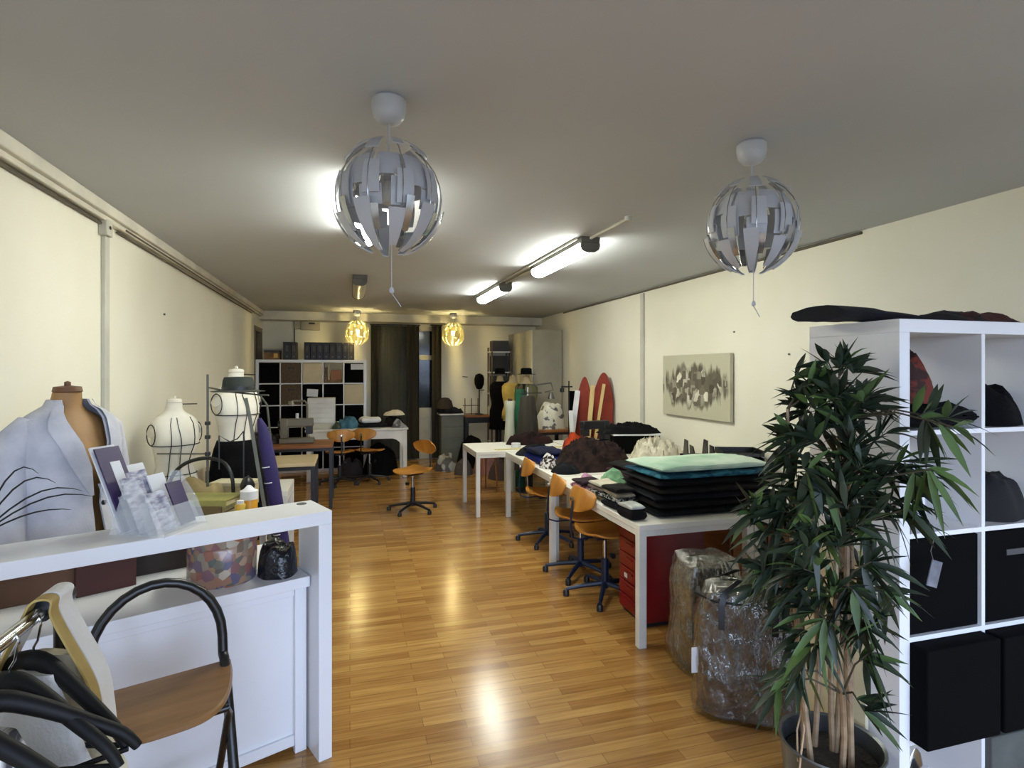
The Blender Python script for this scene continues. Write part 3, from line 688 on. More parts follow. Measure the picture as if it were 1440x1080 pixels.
def spray(px, py, zc, ang, n=7, L=.15, spread=1.0, light=0, base=None):
    tipw = Vector(W(px, py, zc)) - Vector((PX, PY, 0))
    if base is None:
        best = min((p for pts in canes for p in pts[2:]), key=lambda q: (q - tipw - Vector((0, 0, -.1))).length)
    else: best = Vector(base)
    mb = MB()
    mid = best.lerp(tipw, .5) + Vector((0, 0, .03))
    mb.tube([best, mid, tipw], [.004, .003, .002], 5, mi=2)
    rt = Vector((CS, -SN, 0)); fw = Vector((SN, CS, 0))
    n = int(n * 1.7)
    for k in range(n):
        a = ang + R(random.uniform(-75, 75)) * spread if k else ang
        d = rt * math.cos(a) + Vector((0, 0, 1)) * math.sin(a) + fw * random.uniform(-.7, .5)
        p = tipw.lerp(mid, random.uniform(0, .7) if k > 2 else 0)
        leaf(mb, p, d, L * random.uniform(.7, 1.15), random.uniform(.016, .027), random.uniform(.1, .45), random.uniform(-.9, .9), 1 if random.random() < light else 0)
    return mb.build('leaf_spray', [leafA, leafB, twig], t)
D = math.radians
SPR = []
# silhouette sprays (px, py, depth, direction in degrees, leaves)
for s in [(1180, 520, 1.95, 95, 8), (1165, 510, 1.9, 130, 8), (1200, 525, 1.95, 50, 8), (1150, 550, 1.9, 165, 8), (1215, 560, 1.88, 20, 7),
          (1140, 580, 1.95, 178, 9), (1210, 575, 1.85, 10, 8), (1175, 560, 1.8, 95, 8), (1120, 620, 1.95, 165, 8), (1115, 645, 1.9, 185, 8), (1245, 610, 1.8, 30, 7), (1150, 620, 1.8, 140, 9),
          (1200, 630, 1.75, 60, 9), (1290, 650, 1.72, -10, 8), (1310, 660, 1.65, -40, 9), (1330, 590, 1.7, 25, 7), (1340, 600, 1.62, -20, 8), (1100, 690, 1.9, 190, 8), (1060, 720, 1.85, 150, 7), (1055, 735, 1.85, 70, 6),
          (1100, 720, 1.8, 200, 8), (1180, 680, 1.75, 80, 10), (1230, 690, 1.75, 20, 10), (1150, 700, 1.75, 150, 10), (1205, 740, 1.7, 40, 10), (1280, 700, 1.72, 10, 8), (1275, 715, 1.68, -25, 8), (1260, 660, 1.75, 0, 7),
          (1130, 760, 1.8, 180, 9), (1180, 770, 1.72, 100, 10), (1095, 790, 1.85, 195, 8), (1080, 800, 1.85, 160, 7), (1225, 790, 1.75, -10, 9), (1240, 830, 1.8, -20, 8), (1150, 810, 1.75, 170, 9), (1200, 830, 1.7, -60, 9),
          (1110, 840, 1.85, 205, 8), (1215, 870, 1.75, -15, 9), (1160, 870, 1.72, -100, 9), (1120, 890, 1.8, 210, 8), (1220, 920, 1.75, -15, 8), (1115, 940, 1.8, 225, 8), (1095, 960, 1.82, 215, 6),
          (1215, 1000, 1.7, -30, 6), (1140, 910, 1.75, 240, 7), (1180, 600, 1.85, 100, 10), (1190, 640, 1.8, 120, 10), (1160, 660, 1.8, 180, 10), (1140, 740, 1.72, 200, 10), (1190, 715, 1.68, 90, 9), (1215, 655, 1.72, 45, 9), (1110, 670, 1.85, 160, 8),
          (1170, 840, 1.75, 90, 9), (1130, 800, 1.72, 120, 9)]:
    px, py, zc, an, n = s
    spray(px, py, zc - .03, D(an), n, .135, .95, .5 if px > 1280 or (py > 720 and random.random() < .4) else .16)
for k in range(40):
    py = 520 + 370 * ((k * 17) % 40) / 40; hwid = 40 + 60 * min(1, (py - 500) / 200)
    spray(1165 + random.uniform(-hwid, hwid), py, random.uniform(1.66, 1.98), R(random.uniform(0, 360)), 8, .13, 1.2, .3)
MB().tube([(-.1, .02, .5), (-.13, -.02, .46), (-.15, -.03, .4), (-.17, -.04, .33)], .0035, 5).tube([(-.1, .02, .5), (-.14, .0, .45), (-.155, -.02, .36)], .003, 5).build('dry_twig', mat('dry_twig', (168, 140, 110), None, 5, .7), t)
# ------------------------------------------------------------------ school swivel chairs
def make_chair(label, loc, rz, group, frame=blue_m):
    t = thing('swivel_chair', label, 'chair', loc, rz, group)
    mb = MB(); n = 13; g = []
    def sheet(f, th, m, name, par):
        q = MB(); vs = []; N = 13
        for sgn in (1, -1):
            for i in range(N):
                for j in range(N):
                    vs.append(f(-1 + 2 * i / (N - 1), -1 + 2 * j / (N - 1), sgn * th / 2))
        fs = []
        for h in (0, 1):
            o = h * N * N
            for i in range(N - 1):
                for j in range(N - 1):
                    a = (o + i * N + j, o + (i + 1) * N + j, o + (i + 1) * N + j + 1, o + i * N + j + 1); fs.append(a if h == 0 else a[::-1])
        bd = [(i, 0) for i in range(N)] + [(N - 1, j) for j in range(1, N)] + [(i, N - 1) for i in range(N - 2, -1, -1)] + [(0, j) for j in range(N - 2, 0, -1)]
        for a in range(len(bd)):
            p, r = bd[a], bd[(a + 1) % len(bd)]; i0, i1 = p[0] * N + p[1], r[0] * N + r[1]
            fs.append((i1, i0, N * N + i0, N * N + i1))
        q.add(vs, fs); return q.build(name, m, par)
    def sq(u, v, k=.18):           # rounded square
        return u * (1 - k * v * v * abs(v)), v * (1 - k * u * u * abs(u))
    def seat(u, v, d):
        a, b = sq(u, v)
        return (a * .2, b * .2, .455 + .012 * u * u - .035 * max(0, u - .4) ** 2 + .02 * v * v + .03 * max(0, -u - .5) + d)
    sheet(seat, .012, ply_m, 'seat', t)
    def back(u, v, d):
        a, b = sq(u, v, .3)
        b *= (1 + .1 * a)
        return (-.235 + .05 * v * v + .02 * u + d, b * .19, .725 + a * .085)
    bk = sheet(back, .012, ply_m, 'backrest', t)
    MB().tube([(-.05, 0, .44), (-.2, 0, .43), (-.265, 0, .45), (-.28, 0, .52), (-.26, 0, .72)], .011, 8, flat=.6).build('back_stem', frame, t)
    MB().lathe([(0, 0), (.016, 0), (.016, .014), (0, .016)], n=12).build('bolt', chrome_m, bk, loc=(-.262, 0, .725), rot=(0, R(-90), 0))
    MB().lathe([(.028, .06), (.028, .27), (.024, .275)], n=18).build('column', frame, t)
    MB().lathe([(.014, .27), (.014, .43)], n=14).build('gas_spring', chrome_m, t)
    MB().bx(-.1, .1, -.07, .07, .425, .443).build('seat_plate', dark_m, t, bevel=.004)
    MB().lathe([(0, 0), (.02, .004), (.02, .03), (0, .034)], n=12).build('height_knob', dark_m, t, loc=(.02, -.06, .31), rot=(R(90), 0, 0))
    for k in range(5):
        a = R(72 * k + 18); ca, sa = math.cos(a), math.sin(a)
        l = MB().tube([(.02 * ca, .02 * sa, .09), (.15 * ca, .15 * sa, .075), (.285 * ca, .285 * sa, .05)], [.02, .017, .013], 8).build('base_arm', frame, t)
        MB().lathe([(0, 0), (.022, 0), (.024, .03), (.018, .045), (0, .05)], (.285 * ca, .285 * sa, 0), 12).build('glide', dark_m, l)
    return t
cg = 'honey plywood swivel chairs'
ch = make_chair('plywood swivel chair alone in open floor mid room', (.71, 6.74, 0), R(215), cg, dark_m)
def chair(label, x, y, rz): return dup(ch, (x, y, 0), R(rz), label, cg)
cb = make_chair('plywood swivel chair at nearest right table, beside the red cabinet', (1.795, 3.82, 0), R(4), cg)
dup(cb, (1.8, 4.29, 0), R(-6), 'plywood swivel chair at nearest right table, partly behind double white legs', cg)
dup(cb, (1.83, 5.18, 0), R(-4), 'plywood swivel chair at middle right table, beyond the double white legs', cg)
chair('plywood swivel chair seen from behind at far left table, left one', -.14, 8.6, 96)
chair('plywood swivel chair seen from behind at far left table, right one', .28, 8.66, 62)

# ------------------------------------------------------------------ red drawer cabinet under the nearest table
red_m = mat('red_lacquer', (124, 16, 22), (104, 12, 18), 3, .3)
t = thing('drawer_cabinet', 'dark red drawer cabinet under nearest right table', 'cabinet', (1.79, 3.25, 0))
MB().bx(.006, .45, 0, .33, .03, .62).build('cabinet_body', red_m, t, bevel=.004)
for k in range(6):
    z = .045 + k * .095
    dr = MB().bx(-.006, .006, .012, .318, z, z + .088).build('drawer', red_m, t, bevel=.004)
    MB().bx(-.014, -.006, .12, .21, z + .058, z + .068).build('handle', red_m, dr, bevel=.002)
    if k == 2: MB().bx(-.0075, -.006, .2, .24, z + .02, z + .05).build('sticker', wpap, dr, smooth=False)
MB().bx(.03, .43, .02, .31, 0, .03).build('plinth', dark_m, t)
oak = mat('orange_brown_wood', (148, 92, 44), (126, 76, 34), 2, .5, stretch=(1, 1, 9))
t = thing('wooden_chest', 'orange brown wooden chest under wall side table', 'cabinet', (2.62, 3.5, 0))
MB().bx(0, .62, 0, .8, .0, .64).build('chest_body', oak, t, bevel=.004)
MB().bx(.02, .3, -.014, 0, .06, .6).build('chest_door', oak, t, bevel=.003); MB().bx(.32, .6, -.014, 0, .06, .6).build('chest_door', oak, t, bevel=.003)

# ------------------------------------------------------------------ clear bags
bagp = film('clear_bag_film')
inner1 = mat('bag_contents_grey', (122, 114, 98), (44, 42, 38), 8, .9, bump=.8, detail=6)
inner2 = mat('bag_contents_dark', (92, 82, 80), (26, 26, 33), 7, .9, bump=.8, detail=6)
def bag(label, clabel, loc, rz, w, d, h, m, seed, handles):
    t = thing('clear_bag', label, 'bag', loc, rz, 'clear plastic clothes bags on the floor')
    def ring(z, s, e, wr=0):
        r = []
        for k in range(88):
            a = 2 * math.pi * k / 88; ca, sa = math.cos(a), math.sin(a)
            x = math.copysign(abs(ca) ** .55, ca) * w / 2 * s; y = math.copysign(abs(sa) ** .55, sa) * d / 2 * s
            q = 1 + e * noise.noise(Vector((ca * 2 + seed, sa * 2, z * 6)))
            q += wr * (.5 - abs(noise.noise(Vector((x * 16 + seed, y * 16, z * 5 + 2 * noise.noise(Vector((x * 5, y * 5, z * 9))))))) * 1.6)
            r.append((x * q, y * q, z + .01 * noise.noise(Vector((ca * 2, sa * 2 + seed, z))) * (z > .02)))
        return r
    prof = [(0, .95), (.02, 1.03), (h * .15, 1.06), (h * .35, 1.02), (h * .55, .98), (h * .75, .96), (h * .9, .9), (h * .97, .8), (h, .6)]
    fine = []
    for (z0, s0), (z1, s1) in zip(prof, prof[1:]):
        fine += [(z0 + (z1 - z0) * u / 5, s0 + (s1 - s0) * u / 5) for u in range(5)]
    MB().loft([ring(z, s, .1, .07) for z, s in fine + [prof[-1]]]).build('bag_film', bagp, t, ang=80)
    if handles:
        for yy in (-d / 2 * .98, d / 2 * .98):
            MB().ribbon([(-w * .24, yy, h * .7), (-w * .24, yy * 1.02, h * .88), (-w * .2, yy * .9, h * .98), (-w * .05, yy * .6, h * 1.06), (w * .1, yy * .6, h * 1.06), (w * .22, yy * .9, h * .98), (w * .26, yy * 1.02, h * .88), (w * .26, yy, h * .7)], (.028, 0, 0), .004).build('handle', black_m, t)
        MB().box((-w / 2 * 1.0, -d / 2 * .75, h * .42), (.03, .004, .12), .5).build('label_card', wpap, t)
        MB().tube([(-w / 2, -d * .3, h * .93), (-w * .3, -d * .46, h * .9), (0, -d * .44, h * .9), (w * .3, -d * .46, h * .9), (w / 2, -d * .3, h * .93)], .006, 6).build('zip', black_m, t)
    o = MB().loft([ring(z * .93 + .01, s * .9, .16) for z, s in prof[:-1]])
    one('clothes_bundle', o, m, clabel, 'clothes', tuple(loc), rz, 'clothes packed in the clear bags')
bag('clear plastic bag of clothes on floor beside red cabinet, farther one', 'grey clothes inside the farther clear bag', (1.92, 2.78, 0), R(-8), .36, .3, .62, inner1, 2, False)
bag('clear zip bag with black handles on floor beside bamboo plant', 'dark clothes inside the clear bag with black handles', (1.83, 2.33, 0), R(-34), .46, .26, .62, inner2, 5, True)

# ------------------------------------------------------------------ fabrics on the right hand tables
FM = {}
def fab(name, c, c2=None, scale=10, **k):
    return mat('fabric_' + name, c, c2, scale, .95, bump=.15, bscale=110, spec=.2, **k)
T = .731
def pile(items, x, y, z=T, group='folded fabrics stacked on the work tables'):
    for (w, d, h, m, rz, label) in items:
        one('folded_fabric', MB().slab((0, 0, 0), w, d, h * .97, random.random() * 9, .006, 0, 8), m, label, 'fabric', (x + random.uniform(-.008, .008), y + random.uniform(-.008, .008), z), rz, group)
        z += h
    return z
random.seed(21)
bf = [fab('black%d' % k, c, c2, 9) for k, (c, c2) in enumerate((((16, 16, 18), (8, 8, 10)), ((26, 22, 22), (12, 11, 12)), ((20, 22, 28), (10, 11, 14)), ((30, 26, 24), (14, 12, 12))))]
teal = fab('teal', (46, 104, 122), (24, 66, 86), 14, sharp=True); mint = fab('mint_white', (206, 222, 204), (164, 198, 172), 4)
bs = [(.9, .5, .05, bf[0], 0, 'black fabric bolt at bottom of big stack at table front'), (.88, .5, .045, bf[1], .02, 'black fabric bolt second from bottom of big stack'),
      (.9, .48, .045, bf[2], -.02, 'black fabric bolt in middle of big stack at table front'), (.86, .5, .045, bf[3], .01, 'dark brown black fabric bolt fourth from bottom of big stack'),
      (.88, .48, .045, bf[0], 0, 'black fabric bolt just under the teal one'), (.86, .46, .04, teal, .02, 'teal patterned fabric bolt near top of big stack'), (.84, .44, .05, mint, .05, 'mint and white fabric bolt on top of big stack')]
pile(bs, 2.26, 3.36)
x0 = 1.7
pile([(.11, .18, .06, bf[0], .05, 'small black folded cloth at table front edge beside big stack'), (.1, .16, .03, fab('pale_grey', (196, 198, 192), (150, 152, 146), 6), .1, 'small pale grey folded cloth atop black one at front edge')], 1.68 + .012, 3.2)
pile([(.15, .22, .045, bf[2], .08, 'black folded fabric in second small pile along table edge'), (.15, .2, .035, fab('black_white', (168, 170, 166), (22, 22, 24), 60, sharp=True), .05, 'black and white speckled folded fabric along table edge'), (.14, .2, .03, fab('stone', (150, 140, 120), (112, 104, 88), 8), -.05, 'stone beige folded fabric along table edge'), (.15, .2, .035, bf[3], .05, 'dark brown folded fabric topping edge pile')], 1.735, 3.46)
pile([(.17, .24, .03, fab('khaki', (112, 110, 84), (80, 78, 58), 9), .1, 'khaki folded fabric in third pile along table edge'), (.17, .22, .03, fab('zebra', (186, 184, 178), (30, 28, 28), 34, sharp=True), .0, 'zebra speckled folded fabric in third pile along edge'), (.16, .22, .03, fab('taupe', (128, 112, 104), (90, 78, 72), 9), .07, 'taupe folded fabric in third pile along edge'), (.16, .2, .03, fab('cream', (204, 196, 176), None, 8), .02, 'cream folded fabric in third pile along edge')], 1.76, 3.75)
pile([(.2, .24, .05, fab('pink_multi', (190, 128, 140), (90, 70, 86), 26, sharp=True), .1, 'pink mixed folded fabric along edge behind chair backs'), (.19, .22, .03, fab('dark_plum', (52, 34, 42), (30, 20, 26), 9), .0, 'plum folded fabric along edge behind chair backs')], 1.76, 4.04)
one('crumpled_fabric', MB().heap((0, 0, 0), .2, .26, .16, 5, .4, 10), fab('mint', (140, 178, 140), (92, 132, 100), 8), 'mint green crumpled fabric behind small piles at table edge', 'fabric', (1.95, 4.0, T), .3)
one('crumpled_fabric', MB().heap((0, 0, 0), .12, .12, .08, 8, .4, 12), fab('pink', (206, 160, 186), (170, 120, 150), 7), 'small pale pink crumpled fabric beside mint one', 'fabric', (1.86, 4.3, T), .1)
pile([(.95, .42, .06, bf[1], .02, 'dark brown fabric bolt lying behind big stack'), (.92, .4, .05, fab('plum', (64, 30, 44), (40, 18, 28), 7), .0, 'plum fabric bolt lying behind big stack'), (.9, .38, .05, bf[3], .0, 'black brown fabric bolt topping plum one')], 2.55, 4.22)
one('crumpled_fabric', MB().heap((0, 0, 0), .26, .26, .1, 27, .3, 8), bf[2], 'black crumpled cloth on table edge above double white legs', 'fabric', (1.87, 4.78, T), .2)
one('crumpled_fabric', MB().heap((0, 0, 0), .88, .56, .28, 41, .42, 9, .0, 30, 80), fab('brown_black_gauze', (52, 36, 32), (20, 14, 14), 7, stretch=(1, 3, 2)), 'big brown black gauzy fabric heap on middle table', 'fabric', (2.22, 4.98, T), .2)
skull = fab('skull_print', (206, 200, 196), (40, 36, 36), 28, sharp=True)
one('crumpled_fabric', MB().heap((0, 0, 0), .16, .2, .15, 44, .3, 9), skull, 'small black and white printed cloth left of big brown heap', 'fabric', (1.795, 5.04, T), .2)
lace = fab('white_lace', (226, 220, 200), (196, 188, 164), 12)
one('crumpled_fabric', MB().heap((0, 0, 0), .6, .5, .22, 52, .8, 13, 0, 40, 96), lace, 'frothy white lace heap on wall side table', 'fabric', (2.98, 5.12, T), .1)
one('crumpled_fabric', MB().heap((0, 0, 0), .36, .24, .07, 55, .5, 8), fab('blush', (204, 178, 164), (170, 144, 132), 8), 'blush pink cloth lying flat at front of white lace', 'fabric', (2.98, 4.76, T), .05)
zz = pile([(.3, .5, .08, fab('royal_blue', (28, 40, 120), (16, 24, 80), 7), .03, 'royal blue folded cloth on far end of middle table'), (.3, .46, .05, fab('navy', (24, 30, 62), (12, 14, 30), 8), .08, 'navy folded cloth over royal blue one')], 1.89, 5.42)
one('crumpled_fabric', MB().heap((0, 0, 0), .5, .42, .12, 61, .35, 8), bf[2], 'black navy crumpled cloth beyond the royal blue pile', 'fabric', (1.99, 5.92, T), .2)
one('crumpled_fabric', MB().heap((0, 0, 0), .3, .3, .27, 66, .4, 9), fab('orange_red', (176, 66, 30), (120, 34, 22), 9), 'orange red crumpled cloth between dark heaps', 'fabric', (2.29, 5.62, T), .4)
one('crumpled_fabric', MB().heap((0, 0, 0), .34, .26, .19, 68, .3, 7), fab('amber', (170, 110, 50), (130, 80, 34), 7), 'amber brown cloth below the ironing boards', 'fabric', (2.5 + .02, 6.06, T), .4)
one('crumpled_fabric', MB().heap((0, 0, 0), .6, .34, .17, 71, .35, 7), fab('black_red', (40, 18, 18), (16, 10, 10), 7), 'black red cloth heap on far small table by the ironing boards', 'fabric', (2.16, 6.8, T), .1)
one('tape_ruler', MB().bx(-.45, .45, -.025, .025, 0, .006), mat('yellow_ruler', (206, 190, 110), None, 5, .5), 'long yellow ruler lying on the far small table', 'ruler', (2.05, 6.36, T + .001), R(4), bevel=.001)
one('masking_roll', MB().lathe([(.03, 0), (.055, 0), (.055, .05), (.03, .05)], n=24), wpap, 'small white roll on corner of far small table', 'roll', (1.9, 6.5, T))
one('sheet_stack', MB().bx(-.2, .2, -.14, .14, 0, .035), wpap, 'white paper sheets with dark bars below red ironing boards', 'paper', (2.86, 6.02, T + .001), .2, bevel=.002)
one('pattern_ruler', MB().bx(-.24, .24, -.03, .03, 0, .05), mat('ruler_marks', (206, 206, 200), (40, 40, 44), 12, .5, sharp=True, stretch=(1, 3, 1)), 'white ruler with dark marks standing in front of paper sheets', 'ruler', (2.8, 5.78, T + .001), .15, bevel=.002)

# black letter trays against the wall
t = thing('letter_tray', 'black letter tray stack on wall side table beside bamboo plant', 'letter tray', (3.24, 4.2, T), R(-20))
for k in range(4):
    z = k * .062
    MB().bx(-.17, .17, -.13, .13, z, z + .006).bx(-.17, -.164, -.13, .13, z, z + .05).bx(.164, .17, -.13, .13, z, z + .05).bx(-.17, .17, .124, .13, z, z + .05).bx(-.17, .17, -.13, -.124, z, z + .022).build('tray', black_m, t, bevel=.002)
t = thing('file_rack', 'black upright file rack left of the letter trays', 'file rack', (2.95, 4.36, T), R(-20))
MB().bx(-.14, .14, -.11, .11, 0, .012).build('base', black_m, t)
for k in range(4):
    x = -.12 + k * .08; lean = (.02, -.015, .03, 0)[k]
    MB().loft([[(x + dx, -.1, .012), (x + dx, .1, .012), (x + dx + lean, .1, .3 - .05 * (k % 2)), (x + dx + lean, -.02, .3 - .05 * (k % 2)), (x + dx + lean * .4, -.1, .14)] for dx in (-.004, .004)]).build('divider', black_m, t)
MB().bx(-.14, .14, .1, .11, 0, .17).build('back', black_m, t)

# black case with a white top and a dark garment on a box, against the right wall
t = thing('sewing_machine_case', 'black case with white top standing behind white lace', 'case', (3.05, 5.72, T), R(-12))
MB().bx(-.26, .26, -.1, .1, 0, .2).build('case_body', blackbox, t, bevel=.006)
MB().bx(-.27, .27, -.12, .12, .2, .214).build('case_top', wpap, t, bevel=.002)
one('draped_garment', MB().heap((0, 0, 0), .7, .26, .12, 83, .6, 10), bf[0], 'black garment lying over the white topped case', 'garment', (2.99, 5.77, T + .215), R(-14))
t = thing('sewing_machine', 'dark blue black sewing machine beside red ironing board', 'sewing machine', (2.88, 6.42, T), R(10)) 
MB().bx(-.2, .2, -.08, .08, 0, .06).build('machine_bed', dark_m, t, bevel=.008)
MB().bx(.1, .19, -.06, .06, .06, .3).bx(-.19, .1, -.05, .05, .2, .3).build('machine_arm', mat('navy_machine', (14, 17, 28), None, 4, .35), t, bevel=.012)
MB().bx(-.18, -.1, -.045, .045, .12, .2).build('machine_head', dark_m, t, bevel=.006)
MB().cyl((.19, 0, .22), (.215, 0, .22), .05).build('hand_wheel', chrome_m, t)
MB().cyl((-.14, 0, .06), (-.14, 0, .12), .004).build('needle_bar', chrome_m, t)

# ironing boards stood upright by the right wall
redb = mat('red_brown_board_cover', (140, 50, 32), (112, 36, 24), 3, .8, bump=.1)
crw = mat('cream_wood_leg', (214, 188, 128), (196, 168, 106), 3, .5, stretch=(6, 6, 1))
def ironing(label, loc, rz, tilt, h, m, w=.3, legs=True):
    t = thing('ironing_board', label, 'ironing board', loc, rz, 'ironing boards stood upright'); t.rotation_euler = (R(tilt), 0, rz)
    ring = []
    for k in range(25):
        a = math.pi * k / 24; ring.append((w / 2 * math.cos(a) * (.62 + .38 * (1 - math.sin(a))), h - .42 + .42 * math.sin(a) ** .9))
    ring = [(w / 2, .03)] + ring + [(-w / 2, .03)]
    MB().loft([[(x, y, z) for x, z in ring] for y in (-.02, .02)]).build('board', m, t, bevel=.012)
    if legs:
        for s in (-1, 1):
            MB().box((s * .07, .05, h * .45), (.03, .022, h * .85), 0, 0, Matrix.Rotation(R(s * 4), 3, 'Y')).build('leg', crw, t, bevel=.003)
        MB().bx(-.09, .09, .04, .06, h * .2, h * .2 + .03).build('cross_bar', crw, t)
    return t
ironing('red brown ironing board stood upright, right one with taller tip', (3.3, 7.2, 0), R(-58), -4, 1.62, redb, .34, False)
ironing('red brown ironing board stood upright, left one with dark tip', (3.1, 7.34, 0), R(-45), -4, 1.56, redb, .24, False)
for (lb, x, y, w_, h_, m, a, ry) in (('cream wooden plank leaning between the two red ironing boards', 3.04, 7.14, .06, 1.45, crw, 0, 5), ('thin cream wooden plank nearest the right red board', 3.1, 7.16, .04, 1.48, crw, 0, 9),
                             ('white plank leaning left of the red ironing boards', 2.84, 7.3, .07, 1.38, wpap, 0, 7), ('short white plank standing beside the left red board', 2.95, 7.22, .06, 1.1, wpap, 0, -3), ('black plank standing behind short white one', 2.94, 7.4, .09, 1.36, blackbox, 0, 2)):
    o = one('plank', MB().bx(-w_ / 2, w_ / 2, -.012, .012, .02, h_), m, lb, 'plank', (x, y, 0), -YAW, 'planks stood by the ironing boards', bevel=.002); o.rotation_euler = (0, R(ry), -YAW)

# abstract canvas on the right wall
t = thing('canvas_painting', 'abstract grey cityscape like canvas on right wall', 'painting', (XR - .032, 5.2, 1.483))
MB().bx(-.016, .018, -.6, .6, -.33, .33).build('canvas', painting_material(), t, bevel=.004)
MB().bx(.018, .03, -.57, .57, -.3, .3).build('stretcher_frame', oak, t)
one('wall_screw', MB().cyl((-.012, 0, 0), (0, 0, 0), .008, n=8), grey_m, 'small screw left in right wall above the painting', 'screw', (XR, 4.6, 2.01), group='screws left in the walls')
one('wall_screw', MB().cyl((-.012, 0, 0), (0, 0, 0), .008, n=8), grey_m, 'small screw left in right wall, right of the painting', 'screw', (XR, 3.9, 1.78), group='screws left in the walls')
one('wall_screw', MB().cyl((0, 0, 0), (.012, 0, 0), .008, n=8), grey_m, 'small screw left in left wall above the dress forms', 'screw', (XL, 5.2, 2.1), group='screws left in the walls')
# ------------------------------------------------------------------ dress forms
TOR = [(.80, .165, .12, 0), (.9, .175, .13, 0), (.98, .155, .115, 0), (1.06, .128, .098, 0), (1.14, .14, .108, -.004), (1.22, .16, .125, -.012), (1.28, .165, .12, -.01), (1.34, .168, .1, 0), (1.39, .165, .082, .006), (1.425, .13, .068, .01), (1.45, .085, .058, .012), (1.475, .06, .054, .014), (1.53, .052, .05, .006)]
def torso(sc=1, n=40, top=None):
    return [[(rx * sc * math.cos(2 * math.pi * k / n), ry * sc * math.sin(2 * math.pi * k / n) + oy, z) for k in range(n)] for z, rx, ry, oy in TOR]
def tring(z, off=.004, n=40):
    for (z0, a0, b0, o0), (z1, a1, b1, o1) in zip(TOR, TOR[1:]):
        if z0 <= z <= z1:
            f = (z - z0) / (z1 - z0); a, b, o = a0 + (a1 - a0) * f + off, b0 + (b1 - b0) * f + off, o0 + (o1 - o0) * f
            return [(a * math.cos(2 * math.pi * k / n), b * math.sin(2 * math.pi * k / n) + o, z) for k in range(n + 1)]
def tpt(z, ang, off=.004):
    r = tring(z, off, 360); return r[int(ang) % 360]
formw = mat('dress_form_jersey', (224, 220, 206), (214, 209, 194), 6, .85)
def dress_form(label, loc, rz, m, tapes=False, sc=1, dz=0, cap=None, rod=True):
    t = thing('dress_form', label, 'dress form', loc, rz)
    t.scale = (sc, sc, sc) if sc != 1 else (1, 1, 1)
    MB().loft(torso()).build('torso', m, t)
    MB().lathe([(.05, 1.53), (.054, 1.535), (.05, 1.555), (.012, 1.56), (.012, 1.575), (0, 1.58)], (0, .004, 0), 20).build('neck_cap', cap or m, t)
    for s in (-1, 1):
        MB().lathe([(0, 0), (.058, 0), (.06, .006), (0, .012)], n=24, ex=.8).build('arm_plate', cap or m, t, loc=(s * .16, .004, 1.33), rot=(0, R(s * 78), 0))
    MB().cyl((0, 0, .05), (0, 0, .82), .014).build('stand_pole', dark_m, t)
    for k in range(4):
        a = R(90 * k + 45)
        MB().tube([(0, 0, .12), (.2 * math.cos(a), .2 * math.sin(a), .04), (.25 * math.cos(a), .25 * math.sin(a), .012)], .012, 8).build('stand_foot', dark_m, t)
    if rod: MB().tube([(.045, .01, 1.515), (.17, .01, 1.512)], .005, 6).build('hem_rod', dark_m, t)
    if tapes:
        q = MB()
        for z in (1.0, 1.22): q.tube(tring(z), .0035, 5)
        for az in (262, 300, 240):
            q.tube([tpt(z, az + (0 if az == 262 else 10 * math.sin(z * 5))) for z in [.82 + .05 * i for i in range(13)]], .003, 5)
        for s in (0, 1):
            q.tube([(((.168 if s else -.168) + (.03 if s else -.03) * math.cos(a) * .0), .06 * math.cos(a), 1.3 + .075 * math.sin(a)) for a in [2 * math.pi * k / 24 for k in range(25)]], .004, 5)
        q.build('style_tape', black_m, t)
    return t
tan = mat('tan_papier_form', (172, 132, 84), (148, 110, 66), 5, .6)
capd = mat('brown_wood_cap', (110, 72, 44), None, 5, .5)

# blazer on its form behind the counter
BX, BY = W(96, 600, 2.46)[:2]
dress_form('tan dress form wearing grey white blazer behind the counter', (BX, BY, .02), R(60), tan, cap=capd, rod=False)
blz = mat('grey_white_wool', (196, 196, 204), (176, 177, 188), 10, .9, bump=.12, bscale=140)
blz_in = mat('pale_lining', (226, 224, 216), None, 6, .7)
t = thing('blazer', 'pale grey white blazer worn open on the tan dress form', 'jacket', (BX, BY, .02), R(60))
lv = [(.79, .265, .205, 7), (.87, .255, .195, 6), (1.0, .225, .17, 5), (1.06, .205, .158, 5), (1.12, .207, .16, 6), (1.22, .215, .17, 11), (1.32, .215, .155, 17), (1.38, .21, .125, 22), (1.42, .19, .105, 27), (1.45, .14, .09, 35), (1.475, .09, .078, 44), (1.5, .075, .072, 54)]
def sheet_loft(lv, off, n=48):
    rows = []
    for z, rx, ry, g in lv:
        out = [];
        for k in range(n + 1):
            a = R(-90 + g + (360 - 2 * g) * k / n)
            q = 1 + .012 * noise.noise(Vector((math.cos(a) * 3, math.sin(a) * 3, z * 3)))
            out.append(((rx + off) * math.cos(a) * q, (ry + off) * math.sin(a) * q + .002, z))
        rows.append(out)
    return rows
o1 = sheet_loft(lv, 0); i1 = sheet_loft(lv, -.008)
MB().loft([a + b[::-1] for a, b in zip(o1, i1)], True, True).build('jacket_body', blz, t)
